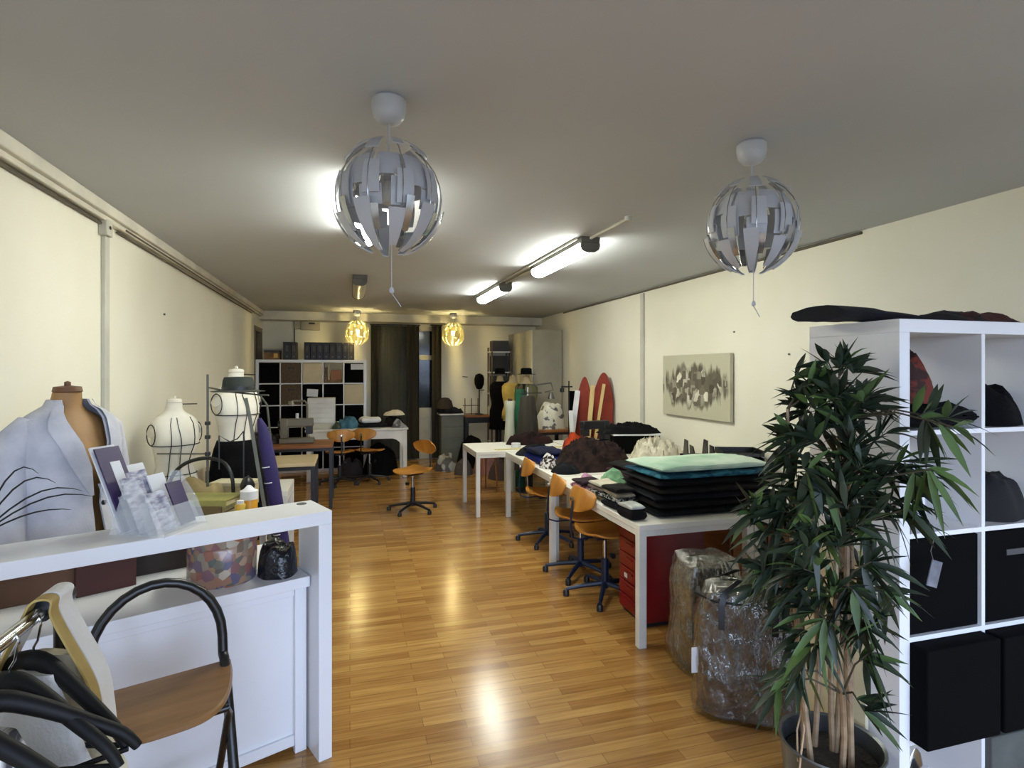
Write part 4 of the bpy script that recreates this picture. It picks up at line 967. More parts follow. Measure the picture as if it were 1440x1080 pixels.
for s in (-1, 1):
    pts = [(s * .15, .01, 1.41), (s * .19, .012, 1.36), (s * .215, .012, 1.25), (s * .235, .0, 1.1), (s * .25, -.03, .95), (s * .265, -.06, .82)]
    MB().tube(pts, [.045, .062, .06, .056, .052, .05], 18).build('sleeve', blz, t)
    rows = []
    for z, rx, ry, g in [(1.1, .212, .16, 7)] + lv[5:]:
        a0 = -90 + g - 1; wd_ = {1.1: 4, 1.22: 18, 1.32: 22, 1.38: 24, 1.42: 20, 1.45: 18, 1.475: 16, 1.5: 14}[z]
        r = []
        for k in range(7):
            a = R(a0 + wd_ * k / 6)
            r.append((-s * -1 * (rx + .012) * math.cos(a) * 1.0, (ry + .012) * math.sin(a), z))
        q = [(x * .985, y * .985, z) for x, y, z in r]
        rows.append(r + q[::-1])
    MB().loft(rows).build('lapel', blz, t)
MB().lathe([(0, 0), (.011, 0), (.011, .004), (0, .005)], n=12).build('button', dark_m, t, loc=(.02, -.168, 1.06), rot=(R(90), 0, 0))
one('wall_peg', MB().tube([(0, 0, 0), (.13, .0, .012)], [.009, .011], 8), dark_m, 'dark peg on left wall beside the blazer shoulder', 'peg', (XL, 3.4, 1.46))

# two white dress forms and what is worn on them
F1 = W(246, 600, 3.95); F2 = W(333, 600, 4.25)
dress_form('white dress form with black style tapes, left of the hat stand', (F1[0], F1[1], 0), R(42), formw, True, .93)
dress_form('white dress form in black skirt behind the hat stand', (F2[0], F2[1], .1), R(48), formw, True, rod=True)
rows = []
for z, sx, sy in ((.42, .25, .21), (.5, .24, .2), (.72, .205, .16), (.88, .187, .142), (.97, .165, .125), (1.03, .142, .11)):
    rows.append([(sx * (1 + (.05 * math.sin(9 * a) if z < .8 else 0)) * math.cos(a), sy * (1 + (.05 * math.sin(9 * a) if z < .8 else 0)) * math.sin(a), z + .1) for a in [2 * math.pi * k / 60 for k in range(60)]])
one('skirt', MB().loft(rows, True, False), blackfab, 'black skirt worn on the white dress form behind hat stand', 'skirt', (F2[0], F2[1], 0), R(48), solid=.006)

# display stand with hat, tall purple roll
hs = W(292, 600, 3.72)
t = thing('display_stand', 'thin grey metal display stand with crossbar behind the counter', 'stand', (hs[0], hs[1], 0), -YAW)
pole = mat('stand_grey_steel', (98, 100, 92), None, 4, .4, metal=.5)
MB().cyl((0, 0, .02), (0, 0, 1.62), .009, .007).build('pole', pole, t)
MB().lathe([(0, 0), (.13, 0), (.13, .012), (.02, .03), (0, .03)], n=28).build('base', pole, t)
MB().tube([(0, 0, 1.535), (.15, 0, 1.505), (.34, 0, 1.485), (.4, 0, 1.483)], .006, 6).build('crossbar', pole, t)
MB().tube([(.34, 0, 1.487), (.38, .02, 1.42), (.4, .03, 1.2), (.41, .03, .9), (.4, .02, .45), (.05, 0, .03)], .007, 6).build('side_bar', pole, t)
for z in (1.3, 1.21, 1.1): MB().lathe([(0, -.012), (.016, -.012), (.018, 0), (.016, .012), (0, .012)], (0, 0, z), 12).build('clamp', dark_m, t)
MB().tube([(.08, -.01, 1.0), (.08, -.01, 1.22), (.15, -.01, 1.18), (.2, -.01, 1.2), (.24, -.01, 1.25), (.24, -.01, .85)], .0045, 6).build('wire_hook', dark_m, t)
MB().cyl((0, 0, 1.1), (-.33, 0, 1.1), .005).build('crossbar', pole, t)
hm = mat('dark_green_grey_felt', (48, 54, 48), (36, 42, 38), 9, .9, bump=.1)
hx = hs[0] + .2 * CS; hy = hs[1] - .2 * SN
t = thing('felt_hat', 'dark grey green felt hat resting on the display stand crossbar', 'hat', (hx, hy, 1.506), -YAW)
MB().lathe([(0, -.006), (.16, -.0), (.168, .004), (.1, .012), (.098, .02)], n=40, ey=.9).build('brim', hm, t)
MB().lathe([(.1, .006), (.098, .03), (.093, .075), (.085, .095), (.05, .098), (0, .09)], n=40, ey=.9).build('crown', hm, t)
MB().lathe([(.1015, .012), (.1, .034), (.096, .034), (.097, .012)], n=40, ey=.9).build('hat_band', dark_m, t)
pr = mat('purple_cloth_cover', (42, 31, 84), (32, 23, 68), 4, .85)
pb = W(418, 880, 3.6); t = thing('fabric_roll', 'tall purple cloth roll leaning behind the counter end', 'fabric roll', (pb[0] - .01, pb[1] + .02, 0), -YAW)
t.rotation_euler = (R(0), R(-9), -YAW)
MB().tube([(0, 0, .02), (0, 0, .6), (0, 0, 1.0), (-.005, 0, 1.2), (-.01, 0, 1.3), (-.02, 0, 1.36)], [.044, .044, .044, .04, .03, .012], 20).build('roll_cover', pr, t)
for z in (.62, .78, .95, 1.05): MB().tube([(.046 * math.cos(R(a)), .046 * math.sin(R(a)), z) for a in range(180, 291, 10)], .003, 5).build('white_band', wpap, t)
st = MB().ribbon([(-.07, -.03, 1.5), (-.062, -.035, 1.38), (-.058, -.042, 1.2), (-.055, -.045, .9), (-.05, -.046, .4)], (.022, 0, 0), .004)
st.build('grey_strap', mat('grey_webbing', (112, 114, 106), None, 6, .8), t)

# work table behind the counter with its clutter
table('work_table', 'white work table behind the reception counter', -1.3, -.52, 3.3, 4.0, h=.73, leg=.04)
tz = .731
def bk(label, px, zc, w, d, h, m, rz, z=tz, n='book', cat='book', group='books stacked behind the counter'):
    x, y = W(px, 600, zc)[:2]
    t = thing(n, label, cat, (x, y, z), rz, group)
    MB().bx(-w / 2, w / 2, -d / 2, d / 2, 0, h).build('pages', mat('page_block', (196, 188, 150), None, 30, .8), t, smooth=False) if n == 'book' else MB().bx(-w / 2, w / 2, -d / 2, d / 2, 0, h).build('box_body', m, t, bevel=.003)
    if n == 'book': MB().bx(-w / 2 - .004, w / 2 + .004, -d / 2 - .006, -d / 2 + .0, 0, h).bx(-w / 2 - .004, w / 2 + .004, -d / 2, d / 2 + .005, h, h + .004).bx(-w / 2 - .004, w / 2 + .004, -d / 2, d / 2 + .005, -.0005, .002).build('cover', m, t)
    return t
olive = mat('olive_cover', (150, 146, 84), (120, 118, 66), 6, .5); dkg = mat('dark_green_cover', (54, 66, 52), None, 5, .5); brn = mat('brown_cover', (110, 92, 60), None, 5, .5)
x = -.005
bk('dark green book at bottom of stack behind counter', 282, 3.5, .34, .22, .05, dkg, -YAW)
bk('brown book in middle of stack behind counter', 285, 3.5, .32, .21, .045, brn, -YAW + .05, tz + .055)
bk('olive yellow book on top of stack behind counter', 290, 3.5, .36, .22, .03, olive, -YAW - .03, tz + .105)
def vx(px, zc): return W(px, 600, zc)[:2]
x, y = vx(340, 3.42)
t = thing('glue_bottle', 'yellow bottle with white cap standing near the purple roll', 'bottle', (x + .04, y, tz))
MB().lathe([(0, 0), (.045, .0), (.048, .01), (.048, .14), (.04, .16)], n=24).build('bottle_body', mat('yellow_plastic', (214, 158, 40), (200, 140, 30), 5, .4), t)
MB().lathe([(.05, .14), (.05, .19), (.03, .2), (.012, .22), (0, .22)], n=24).build('bottle_cap', wpap, t)
x, y = vx(338, 3.3)
t = thing('spray_can', 'green and yellow can standing left of yellow bottle', 'can', (x - .0, y, tz))
MB().lathe([(0, 0), (.028, .0), (.03, .006), (.03, .13), (.022, .142)], n=24).build('can_body', mat('green_can', (66, 124, 84), (196, 160, 60), 10, .35, sharp=True), t)
MB().lathe([(.02, .142), (.02, .16), (0, .162)], n=16).build('can_cap', wpap, t)
x, y = vx(348, 3.55)
t = thing('spotlight', 'small black bulb shaped weight hanging by yellow bottle', 'lamp', (x, y, tz))
MB().tube([(0, .05, 0), (0, .05, .22), (0, .03, .25), (0, 0, .25)], .006, 8).build('lamp_arm', dark_m, t)
MB().lathe([(0, .17), (.04, .175), (.045, .2), (.03, .235), (.012, .25), (0, .25)], n=20).build('lamp_head', black_m, t)
t['label'] = 'small black lamp head on thin arm beside yellow bottle'
x, y = vx(278, 3.75)
t = thing('handbag', 'beige bag with arched black handle behind the book stack', 'bag', (x, y, tz), -YAW)
MB().heap((0, 0, 0), .36, .16, .24, 9, .12, 5, pw=5).build('bag_body', mat('beige_canvas', (168, 150, 106), (146, 128, 86), 6, .8), t)
MB().tube(smooth([(-.19, -.03, .03), (-.185, -.03, .12), (-.15, -.03, .22), (-.09, -.03, .29), (0, -.03, .33), (.1, -.03, .34), (.19, -.03, .31), (.24, -.03, .22), (.25, -.03, .1)]), .012, 8).build('handle', black_m, t)
x, y = vx(330, 3.85)
t = thing('storage_box', 'pale storage box below the black skirt behind the counter', 'box', (x, y, tz), -YAW)
MB().bx(-.14, .12, -.06, .1, 0, .16).build('box_body', mat('pale_card', (198, 186, 150), None, 5, .7), t, bevel=.004)
MB().bx(-.145, .125, -.065, .105, .14, .165).build('box_lid', mat('pale_card_lid', (206, 198, 168), None, 5, .7), t, bevel=.003)

# sewing tables along the left wall
wt = mat('wood_edge_top', (204, 186, 148), (190, 168, 126), 3, .45)
table('sewing_table', 'small white sewing table right of the purple roll', -1.3, -.47, 4.78, 5.3, h=.7, leg=.045, apron=.06)
table('sewing_table', 'sewing table with cream wooden top at left, middle of three', -1.3, -.33, 5.9, 6.5, h=.74, m=wt, lm=dark_m, leg=.04)
table('sewing_table', 'sewing table with brown wooden top farthest along left wall', -1.3, -.2, 7.1, 7.7, h=.76, m=oak, lm=dark_m, leg=.04)
def machine(label, x, y, z, rz, m, m2):
    t = thing('sewing_machine', label, 'sewing machine', (x, y, z), rz)
    MB().bx(-.2, .2, -.085, .085, 0, .06).build('machine_bed', m, t, bevel=.01)
    MB().bx(.1, .19, -.06, .06, .06, .3).bx(-.19, .12, -.05, .05, .2, .3).build('machine_arm', m, t, bevel=.014)
    MB().bx(-.18, -.1, -.045, .045, .11, .21).build('machine_head', m2, t, bevel=.006)
    MB().cyl((.19, 0, .22), (.215, 0, .22), .055).build('hand_wheel', m2, t)
    MB().cyl((-.14, 0, .06), (-.14, 0, .12), .004).build('needle_bar', chrome_m, t)
    MB().cyl((.0, .0, .3), (.0, 0, .36), .018).build('thread_spool', wpap, t)
crm = mat('cream_machine', (112, 106, 90), None, 4, .35)
machine('cream industrial sewing machine on brown topped table', -.62, 7.4, .761, R(180), crm, dark_m)
machine('dark sewing machine on small white sewing table', -.8, 5.05, .701, R(200), dark_m, crm)
one('thread_cone', MB().lathe([(0, 0), (.035, 0), (.02, .1), (0, .105)], n=18), wpap, 'white thread cone standing left on brown topped table', 'thread', (-.92, 7.22, .761), group='thread cones')
one('thread_cone', MB().lathe([(0, 0), (.035, 0), (.02, .1), (0, .105)], n=18), mat('ochre_thread', (180, 140, 60), None, 5, .8), 'ochre thread cone beside the white one on brown topped table', 'thread', (-1.0, 7.3, .761), group='thread cones')
t = thing('machine_light', 'slender upright lamp arm behind cream sewing machine', 'lamp', (-.52, 7.62, .761))
MB().lathe([(0, 0), (.05, 0), (.05, .012), (0, .02)], n=18).build('base', crm, t); MB().tube([(0, 0, .01), (0, 0, .46), (-.03, 0, .5), (-.18, 0, .5)], .014, 8).build('arm', crm, t)
MB().lathe([(.0, 0), (.03, 0), (.045, -.05), (0, -.05)], (-.19, 0, .5), 16, caps=False).build('shade', crm, t)
one('scrap_heap', MB().heap((0, 0, 0), .5, .35, .14, 91, .5, 9), fab('scraps', (70, 60, 54), (30, 28, 28), 20, sharp=True), 'mixed dark fabric scraps left on the brown topped table', 'fabric', (-1.02, 7.5, .761))
one('cloth_pile', MB().heap((0, 0, 0), .55, .45, .2, 94, .4, 7), bf[2], 'black cloth heap on floor below cream topped sewing table', 'fabric', (-.85, 6.2, 0))

# white table with curved brackets, far left
t = thing('work_table', 'large white table with curved leg brackets at far left', 'table', (.115, 9.2, 0))
w, dd, h = 1.46, .66, .765
MB().bx(-w / 2 - .02, w / 2 + .02, -dd / 2 - .02, dd / 2 + .02, h - .03, h).build('tabletop', steel_w, t, bevel=.004)
MB().bx(-w / 2 + .06, w / 2 - .06, -dd / 2 + .005, -dd / 2 + .025, h - .16, h - .03).bx(-w / 2 + .06, w / 2 - .06, dd / 2 - .025, dd / 2 - .005, h - .16, h - .03).build('apron', steel_w, t)
for sx in (-1, 1):
    for sy in (-1, 1):
        MB().box((sx * (w / 2 - .03), sy * (dd / 2 - .03), (h - .03) / 2), (.06, .06, h - .03)).build('leg', steel_w, t, bevel=.004)
    x0 = sx * (w / 2 - .06); pts = [(x0, h - .16), (x0 - sx * .18, h - .16)] + [(x0 - sx * .18 * (1 - math.sin(R(a))), h - .16 - .2 * (1 - math.cos(R(a)))) for a in range(10, 91, 16)]
    MB().loft([[(px, yy, pz) for px, pz in pts] for yy in (-dd / 2 + .008, -dd / 2 + .028)]).build('bracket', steel_w, t)
t = thing('drawer_unit', 'white stack of paper drawers on far left white table', 'drawer unit', (-.42, 9.3, .87 - .03))
MB().bx(-.2, .2, -.15, .15, 0, .38).build('unit_body', steel_w, t, bevel=.003)
for k in range(5): MB().bx(-.19, .19, -.158, -.15, .012 + k * .073, .078 + k * .073).build('drawer', steel_w, t, bevel=.003)
one('paper_stack', MB().bx(-.24, .34, -.16, .16, 0, .073), mat('paper_block', (206, 202, 188), (190, 186, 172), 40, .8, stretch=(1, 1, 12)), 'thick white paper stack beneath the paper drawers', 'paper', (-.42, 9.27, .766), .02)
tl = fab('teal_blue', (82, 124, 142), (56, 92, 112), 8)
one('crumpled_fabric', MB().heap((0, 0, 0), .36, .34, .2, 101, .3, 7), tl, 'blue teal crumpled fabric on far left white table', 'fabric', (-.03, 9.12, .766), .2)
one('crumpled_fabric', MB().heap((0, 0, 0), .16, .16, .12, 103, .3, 7), dkg, 'dark green cloth left of the blue teal fabric', 'fabric', (-.19, 9.02, .766), .2)
one('folded_fabric', MB().slab((0, 0, 0), .44, .36, .06, 2, .008), bf[2], 'dark folded cloth under white papers on far left table', 'fabric', (.34, 9.16, .766))
one('paper_bundle', MB().slab((0, 0, 0), .3, .24, .09, 3, .01), wpap, 'white paper bundle lying right of blue teal fabric', 'paper', (.3, 9.16, .828), .2)
one('crumpled_fabric', MB().heap((0, 0, 0), .36, .4, .17, 105, .35, 7), bf[0], 'black cloth heap at right end of far left table', 'fabric', (.66, 9.2, .766), .2)
one('crumpled_fabric', MB().heap((0, 0, 0), .34, .24, .1, 106, .3, 7), fab('ivory', (222, 210, 188), (200, 186, 160), 7), 'ivory cloth lying on top of the far black heap', 'fabric', (.68, 9.24, .935), .2)
one('crumpled_fabric', MB().heap((0, 0, 0), .22, .2, .13, 108, .4, 8), fab('grey_check', (150, 150, 150), (90, 90, 94), 16, sharp=True), 'grey cloth in front of black heap at table end', 'fabric', (.73, 8.98, .766), .2)
one('garment_bag', MB().heap((0, 0, 0), .55, .45, .55, 110, .15, 5, pw=4), blackfab, 'bulky black bag under right end of far left white table', 'bag', (.47, 9.28, 0), .1)
one('garment_bag', MB().heap((0, 0, 0), .4, .4, .3, 111, .25, 6, pw=3), mat('dark_plum_bag', (44, 34, 40), None, 6, .8), 'low dark plum bag under middle of far left white table', 'bag', (.02, 9.3, 0), .1)

# far cube bookcase and what fills it
QX, QY = -1.435, 9.76
kallax('cube_bookcase', 'white cube bookcase at back left with dark binders on top', QX, QY, 5, 5, cell=.309, depth=.36)
def QC(c, r):
    return cellpos(QX, QY, c, r, 5, cell=.309)
bask = mat('brown_wicker', (98, 78, 56), (66, 52, 38), 40, .8, bump=.3); cbx = mat('cream_box', (206, 192, 160), (194, 178, 146), 4, .7)
tanb = mat('tan_stuff', (130, 94, 56), (84, 60, 40), 12, .7)
tb = {(0, 0): (blackbox, 'black box in top row, leftmost cube of far bookcase'), (1, 0): (bask, 'brown wicker box in top row of far bookcase'), (2, 0): (cbx, 'cream box in top row, middle cube of far bookcase'), (4, 0): (blackbox, 'black box in top row, rightmost cube of far bookcase'),
      (0, 1): (blackbox, 'black box in second row, leftmost cube of far bookcase'), (1, 1): (bask, 'brown wicker box in second row of far bookcase'), (2, 1): (blackbox, 'black box with white note, second row middle cube'), (3, 1): (blackbox, 'plain black box in second row, fourth cube of far bookcase'), (4, 1): (cbx, 'crumpled cream box in second row, rightmost cube'),
      (0, 2): (blackbox, 'black box in third row, leftmost cube of far bookcase'), (1, 2): (blackbox, 'black box in third row, second cube of far bookcase'), (3, 2): (blackbox, 'black box in third row, fourth cube of far bookcase'), (4, 2): (blackbox, 'black box in third row, rightmost cube of far bookcase'), (2, 2): (blackbox, 'black box in third row behind the paper drawers'),
      (0, 3): (blackbox, 'black box in fourth row, leftmost cube of far bookcase'), (1, 3): (blackbox, 'black box in fourth row, second cube of far bookcase'), (2, 3): (blackbox, 'black box in fourth row, middle cube of far bookcase'), (3, 3): (blackbox, 'black box in fourth row, fourth cube of far bookcase'), (4, 3): (blackbox, 'black box in fourth row, rightmost cube of far bookcase'),
      (2, 4): (blackbox, 'black box in bottom row, middle cube of far bookcase'), (3, 4): (blackbox, 'black box in bottom row, fourth cube of far bookcase'), (4, 4): (blackbox, 'black box in bottom row, rightmost cube of far bookcase'), (1, 4): (blackbox, 'black box in bottom row, second cube of far bookcase'), (0, 4): (blackbox, 'black box in bottom row, leftmost cube of far bookcase')}
for (c, r), (m, lb) in tb.items():
    x, z = QC(c, r)
    q = cube_box(lb, x - .012, QY + .006, z, m, w=.3, h=.325, d=.33, handle=dark_m if m is bask else None, group='boxes in the far cube bookcase')
    if (c, r) == (2, 1): MB().box((0, -.004, .19), (.17, .003, .12), 0, 0, Matrix.Rotation(R(4), 3, 'Y')).build('note', wpap, q, smooth=False)
    if (c, r) == (4, 0): MB().bx(-.05, .15, -.05, -.047, .22, .31).build('note', wpap, q, smooth=False)
x, z = QC(3, 0)
one('folder_stack', MB().bx(0, .28, 0, .25, 0, .05), tanb, 'flat tan folders in top row, fourth cube of bookcase', 'folder', (x + .01, QY + .03, z + .001), bevel=.002)
t = thing('wooden_box', 'open orange brown wooden box in top row, fourth cube', 'box', (x + .19, QY + .05, z + .052))
MB().bx(-.08, .08, 0, .01, 0, .16).bx(-.08, .08, .19, .2, 0, .16).bx(-.08, -.07, .01, .19, 0, .16).bx(.07, .08, .01, .19, 0, .16).bx(-.07, .07, .01, .19, 0, .01).build('box_body', mat('orange_wood', (150, 88, 34), None, 5, .5), t, bevel=.002)
for k in range(3): one('notebook', MB().bx(0, .02, 0, .2, 0, .2 + .02 * k), (tanb, brn, cbx)[k], ('tan', 'brown', 'cream')[k] + ' notebook standing in top row, fourth cube of bookcase', 'book', (x + .02 + k * .026, QY + .05, z + .052), group='notebooks in the far bookcase')
bt = .09 + 5 * .333 + 4 * .016
bnd = [mat('binder_black', (18, 18, 22), None, 5, .5), mat('binder_navy', (22, 24, 40), None, 5, .5), mat('binder_brown', (40, 32, 28), None, 5, .5)]
def binder(label, x, m, grp, w=.078):
    t = thing('ring_binder', label, 'binder', (x, QY + .04, bt + .001), 0, grp)
    MB().bx(0, w, 0, .27, 0, .285).build('cover', m, t, bevel=.003)
    MB().bx(w / 2 - .018, w / 2 + .018, -.001, 0, .13, .23).build('spine_label', mat('dull_label', (70, 68, 66), None, 5, .6), t, smooth=False)
    MB().lathe([(0, 0), (.012, 0), (.012, .002), (0, .002)], n=12).build('finger_ring', grey_m, t, loc=(w / 2, 0, .05), rot=(R(90), 0, 0))
ordn = ('first', 'second', 'third', 'fourth', 'fifth', 'sixth', 'seventh', 'eighth')
gx = QX + .72
for k in range(8): binder('dark ring binder, %s from left in the long row on bookcase' % ordn[k], gx + k * .0985, bnd[(k * 2) % 3], 'dark ring binders on top of the far bookcase', .094)
binder('dark ring binder, left of a pair on bookcase top', QX + .4, bnd[0], 'pair of ring binders on the far bookcase', .12); binder('brown black ring binder, right of a pair on bookcase top', QX + .525, bnd[2], 'pair of ring binders on the far bookcase')
t = thing('craft_box', 'low orange brown craft box on top of far bookcase', 'box', (QX + .12, QY + .05, bt + .001))
MB().bx(0, .23, 0, .25, 0, .12).build('box_body', tanb, t, bevel=.003); MB().bx(-.004, .234, -.004, .254, .12, .15).build('box_lid', dark_m, t, bevel=.003); MB().bx(.14, .2, -.002, 0, .03, .1).build('box_label', mat('yellow_label', (200, 160, 80), None, 5, .6), t)

# meter box on back wall
t = thing('meter_box', 'white electrical box high on back wall above binders', 'electrical box', (-.63, YB, 2.35))
pb_ = mat('beige_box', (188, 178, 152), None, 4, .5)
MB().bx(-.19, .12, -.09, 0, 0, .2).build('box_body', pb_, t, bevel=.006); MB().bx(-.06, .04, -.096, -.09, .1, .13).build('display', dark_m, t); MB().bx(-.3, -.2, -.07, 0, .02, .19).build('side_box', pb_, t, bevel=.004)
one('wall_cable', MB().tube([(-.93, YB - .012, 2.5), (-.93, YB - .012, 1.3)], .009, 6), cable_m, 'thin cable running down back wall beside binders', 'cable')

# curtains over the back door
cur = mat('dark_olive_curtain', (58, 54, 40), (46, 42, 32), 3, .9, stretch=(6, 6, .3)); cur2 = mat('dark_grey_sheer', (58, 60, 56), (50, 52, 50), 3, .9)
def curtain(label, x0, x1, y, m, z0=.03, z1=2.47, amp=.03, fr=28, panel=None):
    t = thing('curtain', label, 'curtain', (0, 0, 0), 0, None); n = 60
    r = [(x0 + (x1 - x0) * k / n, y + amp * math.sin((x0 + (x1 - x0) * k / n) * fr + .4 * math.sin(k)), 0) for k in range(n + 1)]
    MB().loft([[(x, yy, z) for x, yy, _ in r] + [(x, yy + .006, z) for x, yy, _ in r[::-1]] for z in (z0, 1.2, z1)]).build('curtain_cloth', m, t)
    MB().cyl((x0 - .02, y, z1 + .01), (x1 + .02, y, z1 + .01), .01).build('curtain_rod', dark_m, t)
c = thing('curtain', 'wide dark olive curtain covering most of the back door', 'curtain')
def folds(x0, x1, y, z0, z1, amp, fr):
    n = 60; r = [(x0 + (x1 - x0) * k / n, y + amp * math.sin((x0 + (x1 - x0) * k / n) * fr + .4 * math.sin(k))) for k in range(n + 1)]
    return MB().loft([[(x, yy, z) for x, yy in r] + [(x, yy + .006, z) for x, yy in r[::-1]] for z in (z0, 1.2, z1)])
folds(.36, .5, 10.5, .03, 2.46, .02, 60).build('curtain_drape', cur, c); folds(1.0, 1.22, 10.5, .03, 2.46, .022, 60).build('curtain_drape', cur, c)
folds(.5, 1.0, 10.52, .03, 2.46, .008, 40).build('sheer_drape', cur2, c); MB().cyl((.34, 10.5, 2.472), (1.24, 10.5, 2.472), .01).build('curtain_rod', dark_m, c)
curtain('narrow dark olive curtain at right edge of the back door', 1.45, 1.63, 10.5, cur, amp=.022, fr=60)
# ------------------------------------------------------------------ back right corner
ward = mat('wardrobe_cream_white', (206, 202, 184), (198, 193, 174), 2, .5)
t = thing('wardrobe', 'tall cream white wardrobe row in back right corner', 'wardrobe', (2.94, 9.1, 0))
MB().bx(.02, .54, 0, 1.48, .0, 2.335).build('carcass', mat('carcass_gap_shade', (170, 164, 146), None, 2, .6), t, bevel=.002)  # carcass darker than the doors, shade of the door gaps put into its colour
for k in range(4):
    dr = MB().bx(0, .019, .004 + k * .37, .358 + k * .37, .03, 2.33).build('wardrobe_door', ward, t, bevel=.002)
    MB().cyl((-.02, .03 + k * .37 + (.3 if k % 2 == 0 else 0), 1.0), (-.02, .03 + k * .37 + (.3 if k % 2 == 0 else 0), 1.2), .006).build('door_handle', chrome_m, dr)
def bpx(px, y, z=0):   # point at room depth y seen at image column px
    k = (px - 720) / 800; zc = y / (CS - k * SN)
    return (zc * (SN + k * CS), y, z)
# metal shelf with boxes
x = bpx(690, 10.3)[0]
t = thing('metal_shelf', 'brown metal shelving against back wall left of wardrobe', 'shelving unit', (x, 10.24, 0))
fr = mat('brown_shelf_steel', (112, 88, 62), None, 4, .5)
for xx in (0, .36):
    for yy in (0, .3): MB().bx(xx, xx + .025, yy, yy + .025, 0, 2.08).build('upright', fr, t)
for z in (.3, .75, 1.2, 1.6, 1.98): MB().bx(0, .385, 0, .325, z, z + .02).build('shelf', white_m, t)
x += .04
one('storage_box', MB().bx(0, .3, 0, .26, 0, .2), mat('dull_grey_box', (74, 72, 74), None, 5, .7), 'dull grey box on top shelf beside wardrobe', 'box', (x, 10.27, 2.001), bevel=.003, group='boxes on the metal shelf')
one('storage_box', MB().bx(0, .3, 0, .26, 0, .3), mat('dark_grey_box', (44, 46, 48), None, 5, .7), 'dark grey box on second shelf beside wardrobe', 'box', (x, 10.27, 1.621), bevel=.003, group='boxes on the metal shelf')
one('storage_box', MB().bx(0, .3, 0, .26, 0, .32), mat('slate_box', (56, 66, 68), None, 5, .7), 'slate blue box on middle shelf behind dress forms', 'box', (x, 10.27, 1.221), bevel=.003, group='boxes on the metal shelf')
# three dressed forms
yel = mat('yellow_cloth', (206, 178, 92), (186, 156, 70), 6, .85); cre = mat('cream_form', (196, 176, 138), None, 5, .85)
p = bpx(703, 9.62); dress_form('dress form in black jacket at back right, leftmost of three', p, R(-25), cre, rod=False)
def coat(name, label, p, rz, m, cat, rng, grow, skip=None):
    rows = []
    for z in rng:
        r = tring(min(max(z, .8), 1.53), grow)
        f = 1 + max(0, .8 - z) * .25
        rows.append([(x * f, y * f, z) for x, y, _ in r[:-1]])
    return one(name, MB().loft(rows, True, False), m, label, cat, p, rz, solid=.006)
coat('jacket', 'black jacket on the leftmost back dress form', p, R(-25), blackfab, 'jacket', (.62, .8, .95, 1.06, 1.2, 1.3, 1.38, 1.43, 1.455), .014)
p = bpx(721, 9.2); dress_form('dress form in yellow top at back right, middle of three', p, R(-15), cre, rod=False)
coat('top', 'yellow sleeveless top on the middle back dress form', p, R(-15), yel, 'top', (.84, .95, 1.06, 1.2, 1.3, 1.38, 1.43), .014)
p = bpx(740, 8.75); dress_form('dress form in olive vest and black hat at back right', p, R(-20), cre, rod=False)
coat('vest', 'olive and black vest on rightmost back dress form', p, R(-20), mat('olive_black_cloth', (108, 104, 66), (14, 14, 14), 5, .9, sharp=True, stretch=(2, 2, .1)), 'vest', (.84, .95, 1.06, 1.2, 1.3, 1.38, 1.43), .014)
def hat(label, p, z):
    t = thing('felt_hat', label, 'hat', (p[0], p[1], z), .3)
    MB().lathe([(0, 0), (.15, 0), (.155, .006), (.09, .012), (0, .012)], n=32).build('brim', blackfab, t); MB().lathe([(.092, .008), (.088, .09), (.06, .105), (0, .09)], n=32).build('crown', blackfab, t)
hat('black felt hat on dress form with olive vest, back right', p, 1.582)
hat('dark felt hat on dress form with black jacket, back right', bpx(703, 9.62), 1.582)
# tall rolls and dark skirt nearer the camera
p = bpx(717, 7.5); paleg = mat('pale_green_grey_cloth', (186, 188, 168), (168, 170, 150), 4, .8, stretch=(6, 6, .3))
t = thing('fabric_roll', 'pale grey green cloth roll standing upright behind empty table', 'fabric roll', p)
MB().lathe([(0, 0), (.08, 0), (.078, .7), (.062, .95), (.064, 1.1), (.078, 1.2), (.072, 1.23), (0, 1.225)], n=26).build('roll_cloth', paleg, t); MB().lathe([(.03, 1.2), (.03, 1.26), (0, 1.26)], n=16, caps=False).build('cardboard_tube', card, t)
p = bpx(731, 7.75); grn = mat('green_cloth', (26, 96, 64), (16, 70, 46), 5, .85)
t = thing('fabric_roll', 'green cloth roll standing upright right of the pale one', 'fabric roll', p); MB().lathe([(0, 0), (.075, 0), (.075, 1.32), (.06, 1.38), (0, 1.385)], n=24).build('roll_cloth', grn, t); MB().lathe([(.03, 1.36), (.03, 1.42), (0, 1.42)], n=16, caps=False).build('cardboard_tube', card, t)
p = bpx(742, 7.4); dkb = mat('dark_brown_skirt', (52, 46, 36), (38, 34, 28), 4, .9, stretch=(6, 6, .3))
t = thing('skirt_stand', 'dark brown long skirt on a stand right of green roll', 'skirt', p)
MB().loft([[(r * (1 + .06 * math.sin(8 * a) * (1.1 - z)) * math.cos(a), r * .8 * (1 + .06 * math.sin(8 * a) * (1.1 - z)) * math.sin(a), z) for a in [2 * math.pi * k / 56 for k in range(56)]] for z, r in ((.3, .19), (.6, .17), (.9, .145), (1.15, .115), (1.27, .1), (1.3, .085))]).build('skirt_cloth', dkb, t)
MB().cyl((0, 0, .02), (0, 0, 1.42), .012).build('stand_pole', chrome_m, t); MB().lathe([(0, 0), (.16, 0), (.16, .015), (0, .03)], n=24).build('stand_base', dark_m, t); MB().bx(-.12, .2, -.012, .012, 1.33, 1.345).build('stand_bar', dark_m, t)
